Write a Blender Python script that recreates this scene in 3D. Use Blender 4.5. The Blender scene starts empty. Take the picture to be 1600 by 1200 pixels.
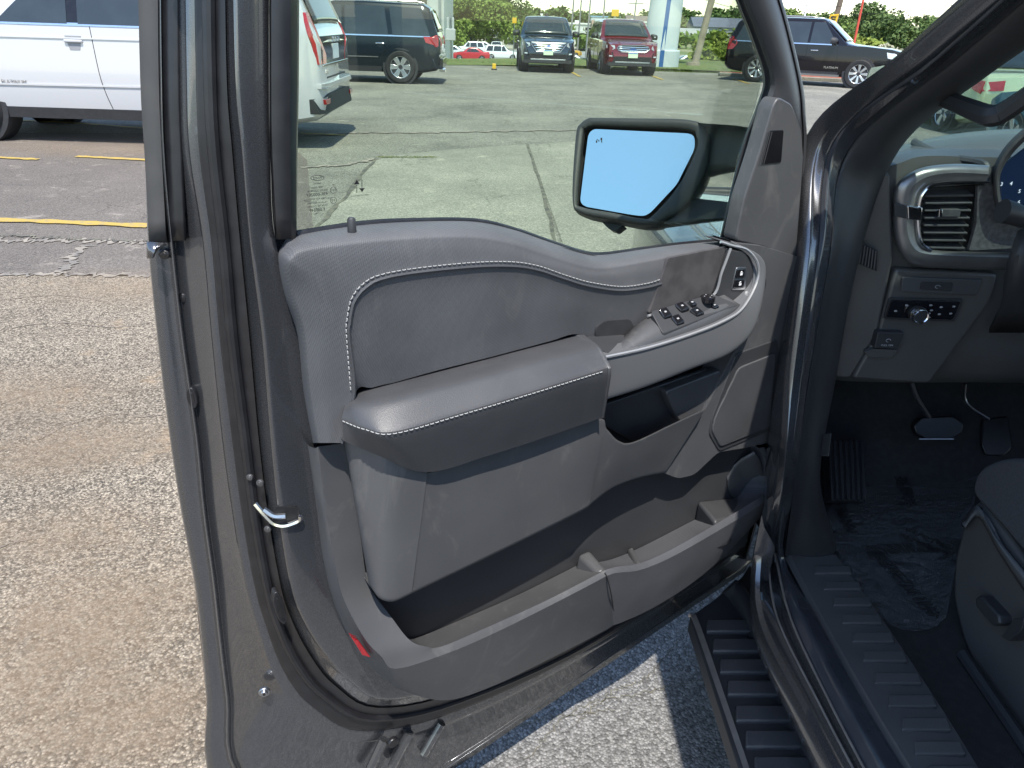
import bpy, bmesh, math, random
from mathutils import Vector, Matrix
random.seed(7)
V = Vector
sc = bpy.context.scene
COL = sc.collection

# ------------------------------------------------------------------ camera, sky, sun, exposure
F = 1150.0; HC = 1.6
PITCH = math.atan((600 - 31) / F); ROLL = math.radians(2.0); YAW = math.radians(1.6)
fw = V((math.sin(YAW)*math.cos(PITCH), math.cos(YAW)*math.cos(PITCH), -math.sin(PITCH)))
rt0 = V((math.cos(YAW), -math.sin(YAW), 0)); up0 = rt0.cross(fw)
rt = rt0*math.cos(ROLL) + up0*math.sin(ROLL); up = -rt0*math.sin(ROLL) + up0*math.cos(ROLL)
CAM = V((0, 0, HC))
cd = bpy.data.cameras.new('camera'); cam = bpy.data.objects.new('camera', cd); COL.objects.link(cam)
cam.matrix_world = Matrix(((rt.x, up.x, -fw.x, 0), (rt.y, up.y, -fw.y, 0), (rt.z, up.z, -fw.z, HC), (0, 0, 0, 1)))
cd.sensor_width = 36; cd.lens = 36*F/1600; cd.clip_start = 0.02; cd.clip_end = 3000
sc.camera = cam

SUN = V((0.055, -0.46, 1.0)).normalized()
w = bpy.data.worlds.new('World'); sc.world = w; w.use_nodes = True
nt = w.node_tree; nt.nodes.clear()
so = nt.nodes.new('ShaderNodeOutputWorld'); sb = nt.nodes.new('ShaderNodeBackground'); sk = nt.nodes.new('ShaderNodeTexSky')
sk.sky_type = 'NISHITA'; sk.sun_disc = False
sk.sun_elevation = math.asin(SUN.z); sk.sun_rotation = math.atan2(SUN.x, SUN.y)
sk.air_density = 1.0; sk.dust_density = 0.4; sk.ozone_density = 1.0
sb.inputs[1].default_value = 0.15
nt.links.new(sk.outputs[0], sb.inputs[0]); nt.links.new(sb.outputs[0], so.inputs[0])
sl = bpy.data.lights.new('sun', 'SUN'); sl.energy = 3.5; sl.angle = math.radians(0.53); sl.color = (1, 0.95, 0.87)
sun = bpy.data.objects.new('sun', sl); COL.objects.link(sun); sun.location = (3, -5, 20)
sun.rotation_euler = SUN.to_track_quat('Z', 'Y').to_euler()
sc.view_settings.view_transform = 'Standard'; sc.view_settings.look = 'None'
sc.view_settings.exposure = 1.2; sc.view_settings.gamma = 1
sc.cycles.max_bounces = 8; sc.cycles.transparent_max_bounces = 16

# ------------------------------------------------------------------ materials
MATS = {}
def nn(t, kind, **kw):
    n = t.nodes.new(kind)
    for k, v in kw.items():
        if k in n.inputs.keys() if isinstance(k, str) else False: n.inputs[k].default_value = v
        else: setattr(n, k, v)
    return n
def mat(name, col, rough=0.5, metal=0.0, coat=0.0, spec=None, emit=None, noise=None, bump=None, coord='Object'):
    """noise=(scale, colour2, lo, hi); bump=(kind, scale, strength, distance)"""
    if name in MATS: return MATS[name]
    m = bpy.data.materials.new(name); m.use_nodes = True; MATS[name] = m
    t = m.node_tree; b = t.nodes['Principled BSDF']
    b.inputs['Base Color'].default_value = (*col, 1); b.inputs['Roughness'].default_value = rough
    b.inputs['Metallic'].default_value = metal; b.inputs['Coat Weight'].default_value = coat
    b.inputs['Coat Roughness'].default_value = 0.03
    if spec is not None: b.inputs['Specular IOR Level'].default_value = spec
    if emit: b.inputs['Emission Color'].default_value = (*emit[0], 1); b.inputs['Emission Strength'].default_value = emit[1]
    tc = t.nodes.new('ShaderNodeTexCoord')
    if noise:
        n = t.nodes.new('ShaderNodeTexNoise'); n.inputs['Scale'].default_value = noise[0]; n.inputs['Detail'].default_value = 6
        t.links.new(tc.outputs[coord], n.inputs['Vector'])
        r = t.nodes.new('ShaderNodeValToRGB'); r.color_ramp.elements[0].position = noise[2]; r.color_ramp.elements[1].position = noise[3]
        r.color_ramp.elements[0].color = (*col, 1); r.color_ramp.elements[1].color = (*noise[1], 1)
        t.links.new(n.outputs[0], r.inputs[0]); t.links.new(r.outputs[0], b.inputs['Base Color'])
        r2 = t.nodes.new('ShaderNodeMapRange'); r2.inputs[3].default_value = rough*0.85; r2.inputs[4].default_value = min(1, rough*1.2)
        t.links.new(n.outputs[0], r2.inputs[0]); t.links.new(r2.outputs[0], b.inputs['Roughness'])
    if bump:
        if bump[0] == 'noise':
            n = t.nodes.new('ShaderNodeTexNoise'); n.inputs['Detail'].default_value = 3
        elif bump[0] == 'voronoi':
            n = t.nodes.new('ShaderNodeTexVoronoi')
        n.inputs['Scale'].default_value = bump[1]
        t.links.new(tc.outputs[coord], n.inputs['Vector'])
        bp = t.nodes.new('ShaderNodeBump'); bp.inputs['Strength'].default_value = bump[2]; bp.inputs['Distance'].default_value = bump[3]
        t.links.new(n.outputs[0], bp.inputs['Height']); t.links.new(bp.outputs[0], b.inputs['Normal'])
    return m
def glass(name, tint, gloss=0.06):
    m = bpy.data.materials.new(name); m.use_nodes = True; t = m.node_tree; t.nodes.clear()
    o = t.nodes.new('ShaderNodeOutputMaterial'); mx = t.nodes.new('ShaderNodeMixShader')
    tr = t.nodes.new('ShaderNodeBsdfTransparent'); gl = t.nodes.new('ShaderNodeBsdfGlossy')
    tr.inputs[0].default_value = (*tint, 1); gl.inputs['Roughness'].default_value = 0.0
    lw = t.nodes.new('ShaderNodeLayerWeight'); lw.inputs[0].default_value = 0.25
    mr = t.nodes.new('ShaderNodeMapRange'); mr.inputs[3].default_value = gloss*0.4; mr.inputs[4].default_value = min(1, gloss*9)
    t.links.new(lw.outputs['Fresnel'], mr.inputs[0]); t.links.new(mr.outputs[0], mx.inputs[0])
    t.links.new(tr.outputs[0], mx.inputs[1]); t.links.new(gl.outputs[0], mx.inputs[2]); t.links.new(mx.outputs[0], o.inputs[0])
    MATS[name] = m; return m

# truck materials
PAINT = mat('carbon_metallic_paint', (0.108, 0.112, 0.122), 0.26, 0.80, 1.0, noise=(1400, (0.15, 0.155, 0.165), 0.45, 0.75))
PLAS = mat('charcoal_grained_plastic', (0.060, 0.061, 0.065), 0.41, noise=(7, (0.074, 0.075, 0.078), 0.35, 0.75), bump=('noise', 1500, 0.25, 0.0006))
def smudge(m, col, amt):
    t = m.node_tree; b = t.nodes['Principled BSDF']; src = b.inputs['Base Color'].links[0].from_socket
    tc = t.nodes.new('ShaderNodeTexCoord'); mp = t.nodes.new('ShaderNodeMapping'); mp.inputs['Scale'].default_value = (9, 9, 4); t.links.new(tc.outputs['Object'], mp.inputs[0])
    n = t.nodes.new('ShaderNodeTexNoise'); n.inputs['Scale'].default_value = 1.6; n.inputs['Detail'].default_value = 9; n.inputs['Roughness'].default_value = .72; n.inputs['Distortion'].default_value = 1.2; t.links.new(mp.outputs[0], n.inputs[0])
    r = t.nodes.new('ShaderNodeMapRange'); r.inputs[1].default_value = .55; r.inputs[2].default_value = .80; r.inputs[4].default_value = amt; t.links.new(n.outputs[0], r.inputs[0])
    x = t.nodes.new('ShaderNodeMix'); x.data_type = 'RGBA'; x.inputs[7].default_value = (*col, 1); t.links.new(r.outputs[0], x.inputs[0]); t.links.new(src, x.inputs[6]); t.links.new(x.outputs[2], b.inputs['Base Color'])
smudge(PLAS, (.17, .165, .155), .55)
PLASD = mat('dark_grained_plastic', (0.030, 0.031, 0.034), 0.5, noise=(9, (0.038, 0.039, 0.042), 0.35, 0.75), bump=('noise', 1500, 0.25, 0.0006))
BAR = mat('painted_grey_plastic', (0.118, 0.121, 0.128), 0.36, 0.2, noise=(5, (0.132, 0.135, 0.14), 0.3, 0.8))
LEATHER = mat('black_leather', (0.046, 0.047, 0.051), 0.45, noise=(12, (0.055, 0.056, 0.060), 0.35, 0.75), bump=('voronoi', 800, 0.25, 0.0008))
smudge(LEATHER, (.12, .118, .115), .25)
SUEDE = mat('grey_suede', (0.06, 0.056, 0.058), 0.95, noise=(30, (0.038, 0.036, 0.038), 0.4, 0.65), bump=('noise', 900, 0.3, 0.0006))
RUBBER = mat('black_rubber', (0.010, 0.010, 0.012), 0.35, noise=(40, (0.016, 0.016, 0.018), 0.4, 0.7))
GLOSSB = mat('gloss_black', (0.008, 0.008, 0.010), 0.08, noise=(20, (0.012, 0.012, 0.014), 0.4, 0.7))
CHROME = mat('chrome', (0.75, 0.76, 0.78), 0.12, 1.0, noise=(50, (0.68, 0.68, 0.7), 0.4, 0.7))
SATIN = mat('satin_silver', (0.42, 0.43, 0.45), 0.32, 1.0, noise=(50, (0.36, 0.37, 0.39), 0.4, 0.7))
THREAD = mat('pale_thread', (0.34, 0.34, 0.335), 0.8, noise=(600, (0.26, 0.26, 0.255), 0.4, 0.7))
WHITE = mat('white_print', (0.8, 0.8, 0.8), 0.5, noise=(100, (0.74, 0.74, 0.74), 0.4, 0.7))
BLACKP = mat('black_print', (0.005, 0.005, 0.006), 0.6, noise=(100, (0.008, 0.008, 0.008), 0.4, 0.7))
REDL = mat('red_reflector', (0.35, 0.008, 0.015), 0.15, coat=1.0, noise=(300, (0.22, 0.005, 0.01), 0.4, 0.7))
CARPET = mat('black_carpet', (0.030, 0.030, 0.032), 1.0, noise=(60, (0.044, 0.044, 0.046), 0.4, 0.7), bump=('noise', 700, 1.0, 0.004))
FABRIC = mat('grey_seat_fabric', (0.045, 0.047, 0.052), 0.85, noise=(200, (0.06, 0.062, 0.068), 0.4, 0.6), bump=('voronoi', 600, 0.4, 0.001))
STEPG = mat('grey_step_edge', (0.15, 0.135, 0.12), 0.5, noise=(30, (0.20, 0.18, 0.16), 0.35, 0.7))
RED = mat('red_lamp', (0.40, 0.008, 0.012), 0.15, coat=1.0, noise=(10, (0.3, 0.006, 0.01), 0.4, 0.7))
DGLASS = glass('door_glass', (0.84, 0.90, 0.83), 0.05)
WGLASS = glass('windscreen_glass', (0.80, 0.90, 0.86), 0.05)
def mirror_mat():
    m = mat('mirror_glass_silver', (0.80, 0.98, 1.0), 0.0, 1.0); return m
MIRROR = mirror_mat()

def dotted(name, col, col2, sx, strength):
    """soft trim with a fine woven / perforated pattern, in the door's own axes"""
    m = bpy.data.materials.new(name); m.use_nodes = True; MATS[name] = m
    t = m.node_tree; b = t.nodes['Principled BSDF']; b.inputs['Roughness'].default_value = 0.6
    tc = t.nodes.new('ShaderNodeTexCoord')
    mp = t.nodes.new('ShaderNodeMapping'); mp.inputs['Rotation'].default_value = (0, 0, math.radians(-33))
    t.links.new(tc.outputs['Object'], mp.inputs['Vector'])
    sp = t.nodes.new('ShaderNodeSeparateXYZ'); t.links.new(mp.outputs[0], sp.inputs[0])
    def sn(inp, a, b_=None, bs=0):
        mu = t.nodes.new('ShaderNodeMath'); mu.operation = 'MULTIPLY'; mu.inputs[1].default_value = a; t.links.new(inp, mu.inputs[0])
        out = mu.outputs[0]
        if b_ is not None:
            ma = t.nodes.new('ShaderNodeMath'); ma.operation = 'MULTIPLY_ADD'; ma.inputs[1].default_value = bs
            t.links.new(b_, ma.inputs[0]); t.links.new(out, ma.inputs[2]); out = ma.outputs[0]
        s = t.nodes.new('ShaderNodeMath'); s.operation = 'SINE'; t.links.new(out, s.inputs[0]); return s.outputs[0]
    a = sn(sp.outputs[0], sx, sp.outputs[2], sx*0.8); c = sn(sp.outputs[2], sx*1.3, sp.outputs[0], -sx*0.35)
    pr = t.nodes.new('ShaderNodeMath'); pr.operation = 'MULTIPLY'; t.links.new(a, pr.inputs[0]); t.links.new(c, pr.inputs[1])
    r = t.nodes.new('ShaderNodeValToRGB'); r.color_ramp.elements[0].position = 0.1; r.color_ramp.elements[1].position = 0.75
    r.color_ramp.elements[0].color = (*col, 1); r.color_ramp.elements[1].color = (*col2, 1)
    t.links.new(pr.outputs[0], r.inputs[0])
    no = t.nodes.new('ShaderNodeTexNoise'); no.inputs['Scale'].default_value = 9; no.inputs['Detail'].default_value = 5
    t.links.new(tc.outputs['Object'], no.inputs['Vector'])
    rr = t.nodes.new('ShaderNodeMapRange'); rr.inputs[1].default_value = 0.35; rr.inputs[2].default_value = 0.75; rr.inputs[3].default_value = 0.9; rr.inputs[4].default_value = 1.25
    t.links.new(no.outputs[0], rr.inputs[0])
    mx = t.nodes.new('ShaderNodeVectorMath'); mx.operation = 'SCALE'; t.links.new(r.outputs[0], mx.inputs[0]); t.links.new(rr.outputs[0], mx.inputs['Scale'])
    t.links.new(mx.outputs[0], b.inputs['Base Color'])
    bp = t.nodes.new('ShaderNodeBump'); bp.inputs['Strength'].default_value = strength; bp.inputs['Distance'].default_value = 0.0006
    bp.invert = True
    t.links.new(pr.outputs[0], bp.inputs['Height']); t.links.new(bp.outputs[0], b.inputs['Normal'])
    return m
SOFT = dotted('soft_woven_trim', (0.074, 0.075, 0.080), (0.054, 0.055, 0.060), 1900, 0.35)
WEAVE = dotted('textured_bin_trim', (0.074, 0.076, 0.084), (0.046, 0.047, 0.054), 1700, 0.7)
smudge(SOFT, (.16, .155, .15), .35)
GRILLE = dotted('speaker_mesh', (0.060, 0.062, 0.068), (0.012, 0.012, 0.014), 1500, 0.8)

# ------------------------------------------------------------------ mesh helpers
def wloc(o):
    p = V((0, 0, 0))
    while o is not None: p += o.location; o = o.parent
    return p
def thing(name, label, cat, loc=(0, 0, 0), rz=0, group=None):
    o = bpy.data.objects.new(name, None); COL.objects.link(o); o.location = loc; o.rotation_euler = (0, 0, rz)
    o.empty_display_size = 0.1
    return tag(o, label, cat, group)
def tag(o, label, cat, group=None):
    o['label'] = label; o['category'] = cat
    if group: o['group'] = group
    return o
def structure(o):
    o['kind'] = 'structure'; return o
def mk(name, verts, faces, m, parent=None, world=True, smooth=35, solid=0, bevel=0, bseg=3, sub=0, offset=-1, mats=None, fm=None):
    """one mesh object; with world=True the vertices are world positions"""
    me = bpy.data.meshes.new(name)
    off = wloc(parent) if (parent is not None and world) else V((0, 0, 0))
    me.from_pydata([(v[0]-off.x, v[1]-off.y, v[2]-off.z) for v in verts], [], faces)
    for mm in (mats or [m]): me.materials.append(mm)
    if fm: me.polygons.foreach_set('material_index', fm)
    bm = bmesh.new(); bm.from_mesh(me); bmesh.ops.recalc_face_normals(bm, faces=bm.faces); bm.to_mesh(me); bm.free()
    if smooth:
        me.polygons.foreach_set('use_smooth', [True]*len(me.polygons)); me.set_sharp_from_angle(angle=math.radians(smooth))
    me.update()
    o = bpy.data.objects.new(name, me); COL.objects.link(o); o.parent = parent
    if sub:
        s = o.modifiers.new('subdivision', 'SUBSURF'); s.levels = s.render_levels = sub
    if solid:
        s = o.modifiers.new('thickness', 'SOLIDIFY'); s.thickness = solid; s.offset = offset
    if bevel:
        b = o.modifiers.new('bevel', 'BEVEL'); b.width = bevel; b.segments = bseg; b.limit_method = 'ANGLE'; b.angle_limit = math.radians(35)
        if smooth: b.harden_normals = False
    return o
def cr(p, n):
    """Catmull-Rom through the points, n steps a span"""
    if n <= 1: return list(p)
    out = []
    for i in range(len(p)-1):
        a = p[i-1] if i else p[0]*2-p[1]; b = p[i]; c = p[i+1]; d = p[i+2] if i+2 < len(p) else p[-1]*2-p[-2]
        for k in range(n):
            t = k/n; t2 = t*t; t3 = t2*t
            out.append(0.5*((2*b)+(c-a)*t+(2*a-5*b+4*c-d)*t2+(3*b-a-3*c+d)*t3))
    out.append(p[-1]); return out
def chaikin(p, it=2):
    for _ in range(it):
        q = [p[0]]
        for i in range(len(p)-1):
            if i: q.append(p[i]*0.75+p[i+1]*0.25)
            if i < len(p)-2: q.append(p[i]*0.25+p[i+1]*0.75)
        q.append(p[-1]); p = q
    return p
def loft(curves, nu=4, it=2):
    rows = [cr([V(q) for q in c], nu) for c in curves]
    n = len(rows[0]); cols = [chaikin([r[k] for r in rows], it) for k in range(n)]
    m = len(cols[0])
    vs = [cols[k][j] for k in range(n) for j in range(m)]
    fs = [(k*m+j, k*m+j+1, (k+1)*m+j+1, (k+1)*m+j) for k in range(n-1) for j in range(m-1)]
    return vs, fs
def fillet(pts, r, n=4):
    """round the corners of a closed 2-D/3-D outline"""
    P = [V(p) for p in pts]; out = []
    for i, p in enumerate(P):
        a = P[i-1]; b = P[(i+1) % len(P)]
        da = (a-p); db = (b-p); ra = min(r, da.length*0.45); rb = min(r, db.length*0.45)
        if da.length < 1e-9 or db.length < 1e-9: continue
        s = p+da.normalized()*ra; e = p+db.normalized()*rb
        for k in range(n+1):
            t = k/n; out.append(s*(1-t)**2+p*2*t*(1-t)+e*t*t)
    return out
def prism(front, vec):
    n = len(front); vec = V(vec)
    vs = [V(p) for p in front]+[V(p)+vec for p in front]
    fs = [tuple(range(n)), tuple(range(2*n-1, n-1, -1))]+[(i, i+n, (i+1) % n+n, (i+1) % n) for i in range(n)]
    return vs, fs
def tube(path, r, n=8, nu=1, caps=True):
    P = cr([V(p) for p in path], nu); vs = []; fs = []
    rr = r if callable(r) else (lambda t: r)
    side = None
    for i, p in enumerate(P):
        t = (P[min(i+1, len(P)-1)]-P[max(i-1, 0)]).normalized()
        if side is None:
            side = t.cross(V((0, 0, 1)))
            if side.length < 0.1: side = t.cross(V((1, 0, 0)))
        side = (side-t*side.dot(t)).normalized(); u = side.cross(t)
        for k in range(n):
            a = 2*math.pi*k/n; vs.append(p+(side*math.cos(a)+u*math.sin(a))*rr(i/(len(P)-1)))
    for i in range(len(P)-1):
        for k in range(n):
            fs.append((i*n+k, i*n+(k+1) % n, (i+1)*n+(k+1) % n, (i+1)*n+k))
    if caps: fs += [tuple(range(n)), tuple(range(len(P)*n-1, (len(P)-1)*n-1, -1))]
    return vs, fs
def box(c, s):
    x, y, z = c; a, b, d = s[0]/2, s[1]/2, s[2]/2
    vs = [V((x+i*a, y+j*b, z+k*d)) for i in (-1, 1) for j in (-1, 1) for k in (-1, 1)]
    return vs, [(0, 1, 3, 2), (4, 6, 7, 5), (0, 4, 5, 1), (2, 3, 7, 6), (0, 2, 6, 4), (1, 5, 7, 3)]
def lathe(prof, c, axis='z', n=24):
    """profile of (radius, height) turned round an axis through c"""
    vs = []; fs = []; m = len(prof)
    for k in range(n):
        a = 2*math.pi*k/n
        for r, h in prof:
            x, y = r*math.cos(a), r*math.sin(a)
            p = {'z': (x, y, h), 'y': (x, h, y), 'x': (h, x, y)}[axis]; vs.append(V(c)+V(p))
    for k in range(n):
        for j in range(m-1): fs.append((k*m+j, k*m+j+1, ((k+1) % n)*m+j+1, ((k+1) % n)*m+j))
    return vs, fs
def merge(*parts):
    vs = []; fs = []
    for v, f in parts:
        o = len(vs); vs += list(v); fs += [tuple(i+o for i in q) for q in f]
    return vs, fs
def text_mesh(s, size, origin, ex, ey, en, depth=0.0004):
    c = bpy.data.curves.new('lettering', 'FONT'); c.body = s; c.size = size; c.align_x = 'CENTER'; c.align_y = 'CENTER'; c.extrude = depth; c.resolution_u = 3
    o = bpy.data.objects.new('lettering', c); COL.objects.link(o)
    dg = bpy.context.evaluated_depsgraph_get(); me = bpy.data.meshes.new_from_object(o.evaluated_get(dg))
    vs = [V(origin)+V(ex)*v.co.x+V(ey)*v.co.y+V(en)*v.co.z for v in me.vertices]; fs = [tuple(p.vertices) for p in me.polygons]
    bpy.data.objects.remove(o); bpy.data.curves.remove(c); bpy.data.meshes.remove(me)
    return vs, fs
def ray(x, y): return rt*((x-800)/F) - up*((y-600)/F) + fw
def PX(x, y, c): r = ray(x, y); return CAM+r*(c/r.x)
def PY(x, y, c): r = ray(x, y); return CAM+r*(c/r.y)
def PZ(x, y, c=0.0): r = ray(x, y); return CAM+r*((c-HC)/r.z)
def PP(x, y, p0, n): r = ray(x, y); return CAM+r*((V(p0)-CAM).dot(V(n))/r.dot(V(n)))

# ================================================================== THE SETTING
def ground_mat(name, light, dark, stain, pebble, agg=0.5, stripes=True, bumpd=0.006):
    m = bpy.data.materials.new(name); m.use_nodes = True; MATS[name] = m
    t = m.node_tree; b = t.nodes['Principled BSDF']; b.inputs['Roughness'].default_value = 0.9; b.inputs['Specular IOR Level'].default_value = 0.25
    L = t.links.new
    tc = t.nodes.new('ShaderNodeTexCoord')
    def noise(scale, det=6, vec=None, rough=.6, dist=0):
        n = t.nodes.new('ShaderNodeTexNoise'); n.inputs['Scale'].default_value = scale; n.inputs['Detail'].default_value = det
        n.inputs['Roughness'].default_value = rough; n.inputs['Distortion'].default_value = dist
        L(vec or tc.outputs['Object'], n.inputs['Vector']); return n.outputs[0]
    def ramp(inp, a, b_, ca, cb):
        r = t.nodes.new('ShaderNodeValToRGB'); r.color_ramp.elements[0].position = a; r.color_ramp.elements[1].position = b_
        r.color_ramp.elements[0].color = (*ca, 1); r.color_ramp.elements[1].color = (*cb, 1); L(inp, r.inputs[0]); return r.outputs[0]
    def mix(fac, a, b_, mode='MIX'):
        n = t.nodes.new('ShaderNodeMix'); n.data_type = 'RGBA'; n.blend_type = mode
        if isinstance(fac, float): n.inputs[0].default_value = fac
        else: L(fac, n.inputs[0])
        L(a, n.inputs[6]); L(b_, n.inputs[7]); return n.outputs[2]
    g = (0, 0, 0); o = (1, 1, 1)
    big = noise(.55, 8, rough=.65); mid = noise(3.2, 8, rough=.7)
    base = ramp(big, .32, .68, dark, light)
    vo = t.nodes.new('ShaderNodeTexVoronoi'); vo.inputs['Scale'].default_value = pebble; L(tc.outputs['Object'], vo.inputs['Vector'])
    vr = t.nodes.new('ShaderNodeSeparateColor'); L(vo.outputs['Color'], vr.inputs[0])
    peb = ramp(vr.outputs[0], .1, .95, (1-agg,)*3, (1+agg,)*3)
    col = mix(1.0, base, peb, 'MULTIPLY')
    gap = ramp(vo.outputs['Distance'], .25/1, .62, o, (1-agg*.9,)*3); col = mix(.8, col, gap, 'MULTIPLY')
    blot = ramp(mid, .58, .70, g, o)
    st = t.nodes.new('ShaderNodeRGB'); st.outputs[0].default_value = (*stain, 1)
    fb = t.nodes.new('ShaderNodeMath'); fb.operation = 'MULTIPLY'; fb.inputs[1].default_value = .55; L(blot, fb.inputs[0]); col = mix(fb.outputs[0], col, st.outputs[0])
    fine = noise(45, 4, rough=.7); col = mix(1.0, col, ramp(fine, .3, .72, (.72,)*3, (1.22,)*3), 'MULTIPLY')
    # hairline cracks
    w1 = noise(1.3, 4); vm = t.nodes.new('ShaderNodeVectorMath'); vm.operation = 'ADD'; nz = t.nodes.new('ShaderNodeTexNoise'); nz.inputs['Scale'].default_value = 1.8; nz.inputs['Detail'].default_value = 6
    L(tc.outputs['Object'], nz.inputs['Vector']); sc_ = t.nodes.new('ShaderNodeVectorMath'); sc_.operation = 'SCALE'; sc_.inputs['Scale'].default_value = .9; L(nz.outputs['Color'], sc_.inputs[0])
    L(tc.outputs['Object'], vm.inputs[0]); L(sc_.outputs[0], vm.inputs[1])
    vc = t.nodes.new('ShaderNodeTexVoronoi'); vc.feature = 'DISTANCE_TO_EDGE'; vc.inputs['Scale'].default_value = .75; L(vm.outputs[0], vc.inputs['Vector'])
    ck = ramp(vc.outputs['Distance'], .002, .009, (.62,)*3, o); ckm = ramp(w1, .45, .55, g, o); col = mix(ckm, col, mix(1.0, col, ck, 'MULTIPLY'))
    L(col, b.inputs['Base Color'])
    bp = t.nodes.new('ShaderNodeBump'); bp.inputs['Strength'].default_value = .8; bp.inputs['Distance'].default_value = bumpd; bp.invert = True
    L(vo.outputs['Distance'], bp.inputs['Height']); L(bp.outputs[0], b.inputs['Normal'])
    return m
ASPH = ground_mat('old_asphalt', (.29, .28, .235), (.165, .16, .138), (.42, .40, .32), 95, .4)
ASPHD = ground_mat('dark_asphalt', (.185, .163, .142), (.125, .110, .098), (.36, .32, .27), 130, .28)
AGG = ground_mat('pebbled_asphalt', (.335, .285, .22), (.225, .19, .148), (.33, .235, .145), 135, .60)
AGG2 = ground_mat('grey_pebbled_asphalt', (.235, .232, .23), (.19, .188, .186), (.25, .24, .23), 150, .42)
CONC = ground_mat('worn_concrete', (.31, .30, .245), (.205, .20, .168), (.42, .40, .31), 80, .22)
GRASS = mat('grass', (.075, .12, .022), 1.0, noise=(3, (.17, .18, .05), .35, .7), bump=('noise', 40, 1, .05))
YEL = mat('yellow_road_paint', (.36, .25, .05), .8, noise=(22, (.24, .19, .11), .5, .72))
MULCH = mat('red_mulch', (.34, .085, .035), 1.0, noise=(14, (.20, .06, .03), .35, .7), bump=('noise', 40, 1, .05))
HILL = mat('wooded_hill', (.05, .085, .035), 1.0, noise=(.05, (.09, .12, .06), .35, .7), bump=('noise', .4, 1, 1.0))
def sheet(name, pts, m, z, kind='structure'):
    o = mk(name, [V((p[0], p[1], z)) for p in pts], [tuple(range(len(pts)))], m, smooth=0); o['kind'] = kind; return o
def gp(*pts): return [PZ(x, y, 0) for x, y in pts]
sheet('parking_lot', [(-60, -25), (60, -25), (60, 30.6), (-60, 30.6)], ASPH, -.004)
ZT = [(30.5, -.05), (34, -.15), (70, -3.0), (150, -3.3), (300, -2.2), (600, 1.5), (1000, 7), (1400, 9)]
def zt(y):
    if y <= ZT[0][0]: return -.05
    for (a, b), (c, d) in zip(ZT, ZT[1:]):
        if y <= c: return b+(d-b)*(y-a)/(c-a)
    return ZT[-1][1]
def bump(x, y): return (math.sin(x*.011+1)*math.cos(y*.004)+.6*math.sin(x*.027+2))*max(0, (y-350)/250)*2.6
ys = [-300, -60, -25, 0, 20, 30.4, 31.5, 34, 45, 58, 70, 100, 140, 200, 250, 300, 380, 460, 540, 600, 700, 800, 1000, 1400]
xs = [-900, -600, -400, -280, -200, -140, -90, -50, -20, 0, 20, 50, 90, 140, 200, 280, 400, 600, 900]
vs = [V((x, y, zt(y)+bump(x, y))) for y in ys for x in xs]; m_ = len(xs)
hill = structure(mk('ground', vs, [(i*m_+j, i*m_+j+1, (i+1)*m_+j+1, (i+1)*m_+j) for i in range(len(ys)-1) for j in range(m_-1)], mat('valley_ground', (.11, .14, .045), 1, noise=(.06, (.24, .22, .13), .42, .68)), smooth=60))
sheet('verge', gp((690,102),(760,102),(900,103),(1020,107),(1140,112),(1300,118),(1300,100),(1000,91),(690,92)), GRASS, .012)
sheet('mulch_bed', [(8.2, 29.9), (14, 27.5), (16, 31), (8.6, 31.2)], MULCH, .03)
k0 = [(9.2, 28.6), (14.5, 26.2), (20, 23.8)]
structure(mk('kerb', *prism([V((8.0, 29.0, .11)), V((14.2, 26.8, .11)), V((14.3, 27.0, .11)), V((8.0, 29.25, .11))], V((0, 0, -.12))), CONC, smooth=0, bevel=.02))
sheet('asphalt_strip', gp((-420,205),(232,208),(330,212),(440,216),(480,250),(495,430),(235,432),(-420,425)), ASPHD, 0)
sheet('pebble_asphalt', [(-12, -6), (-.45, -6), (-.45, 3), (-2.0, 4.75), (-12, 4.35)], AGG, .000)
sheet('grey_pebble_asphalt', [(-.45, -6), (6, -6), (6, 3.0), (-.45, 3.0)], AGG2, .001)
sheet('concrete_slab', gp((590,246),(700,234),(822,226),(880,400),(470,400),(480,372),(535,310)), CONC, .002)
sheet('concrete_slab', gp((826,226),(1010,214),(1180,300),(1160,420),(886,400)), CONC, .002)
# repairs, seams and light worn streaks
SEAM = mat('seam_dirt', (.07, .065, .055), 1, noise=(9, (.16, .15, .11), .4, .7))
def strip(name, pts, wd, m, z, jit=.0, step=6):
    P = cr([V((q.x, q.y, 0)) for q in gp(*pts)], step); L_ = []; R_ = []
    for i, p in enumerate(P):
        d = (P[min(i+1, len(P)-1)]-P[max(i-1, 0)]).normalized(); n = V((-d.y, d.x, 0)); q = p+n*random.uniform(-jit, jit); k = wd*random.uniform(.55, 1.3) if jit else wd
        L_.append(q+n*k/2); R_.append(q-n*k/2)
    vs = [V((q.x, q.y, z)) for q in L_+R_]; n = len(P)
    o = mk(name, vs, [(i, i+1, n+i+1, n+i) for i in range(n-1)], m, smooth=0); return structure(o)
strip('pavement_seam', [(588,248),(540,306),(478,378)], .05, SEAM, .007, .02, 10)
strip('pavement_seam', [(824,226),(845,290),(872,392)], .035, SEAM, .007, .01, 10)
PALE = mat('pale_crack_filler', (.25, .22, .18), 1, noise=(9, (.15, .135, .12), .42, .58))
strip('pavement_seam', [(-60,372),(20,376),(110,377),(232,380)], .07, PALE, .006, .05, 24)
strip('pavement_seam', [(-60,366),(30,370),(120,374),(236,378)], .03, SEAM, .009, .04, 24)
strip('pavement_seam', [(95,430),(108,412),(112,398),(140,384)], .06, PALE, .006, .04, 12)
strip('pavement_seam', [(-60,431),(90,430),(236,431)], .05, PALE, .006, .04, 24)
strip('pavement_seam', [(450,213),(560,208),(700,207),(900,203)], .10, PALE, .006, .06, 20)
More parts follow.
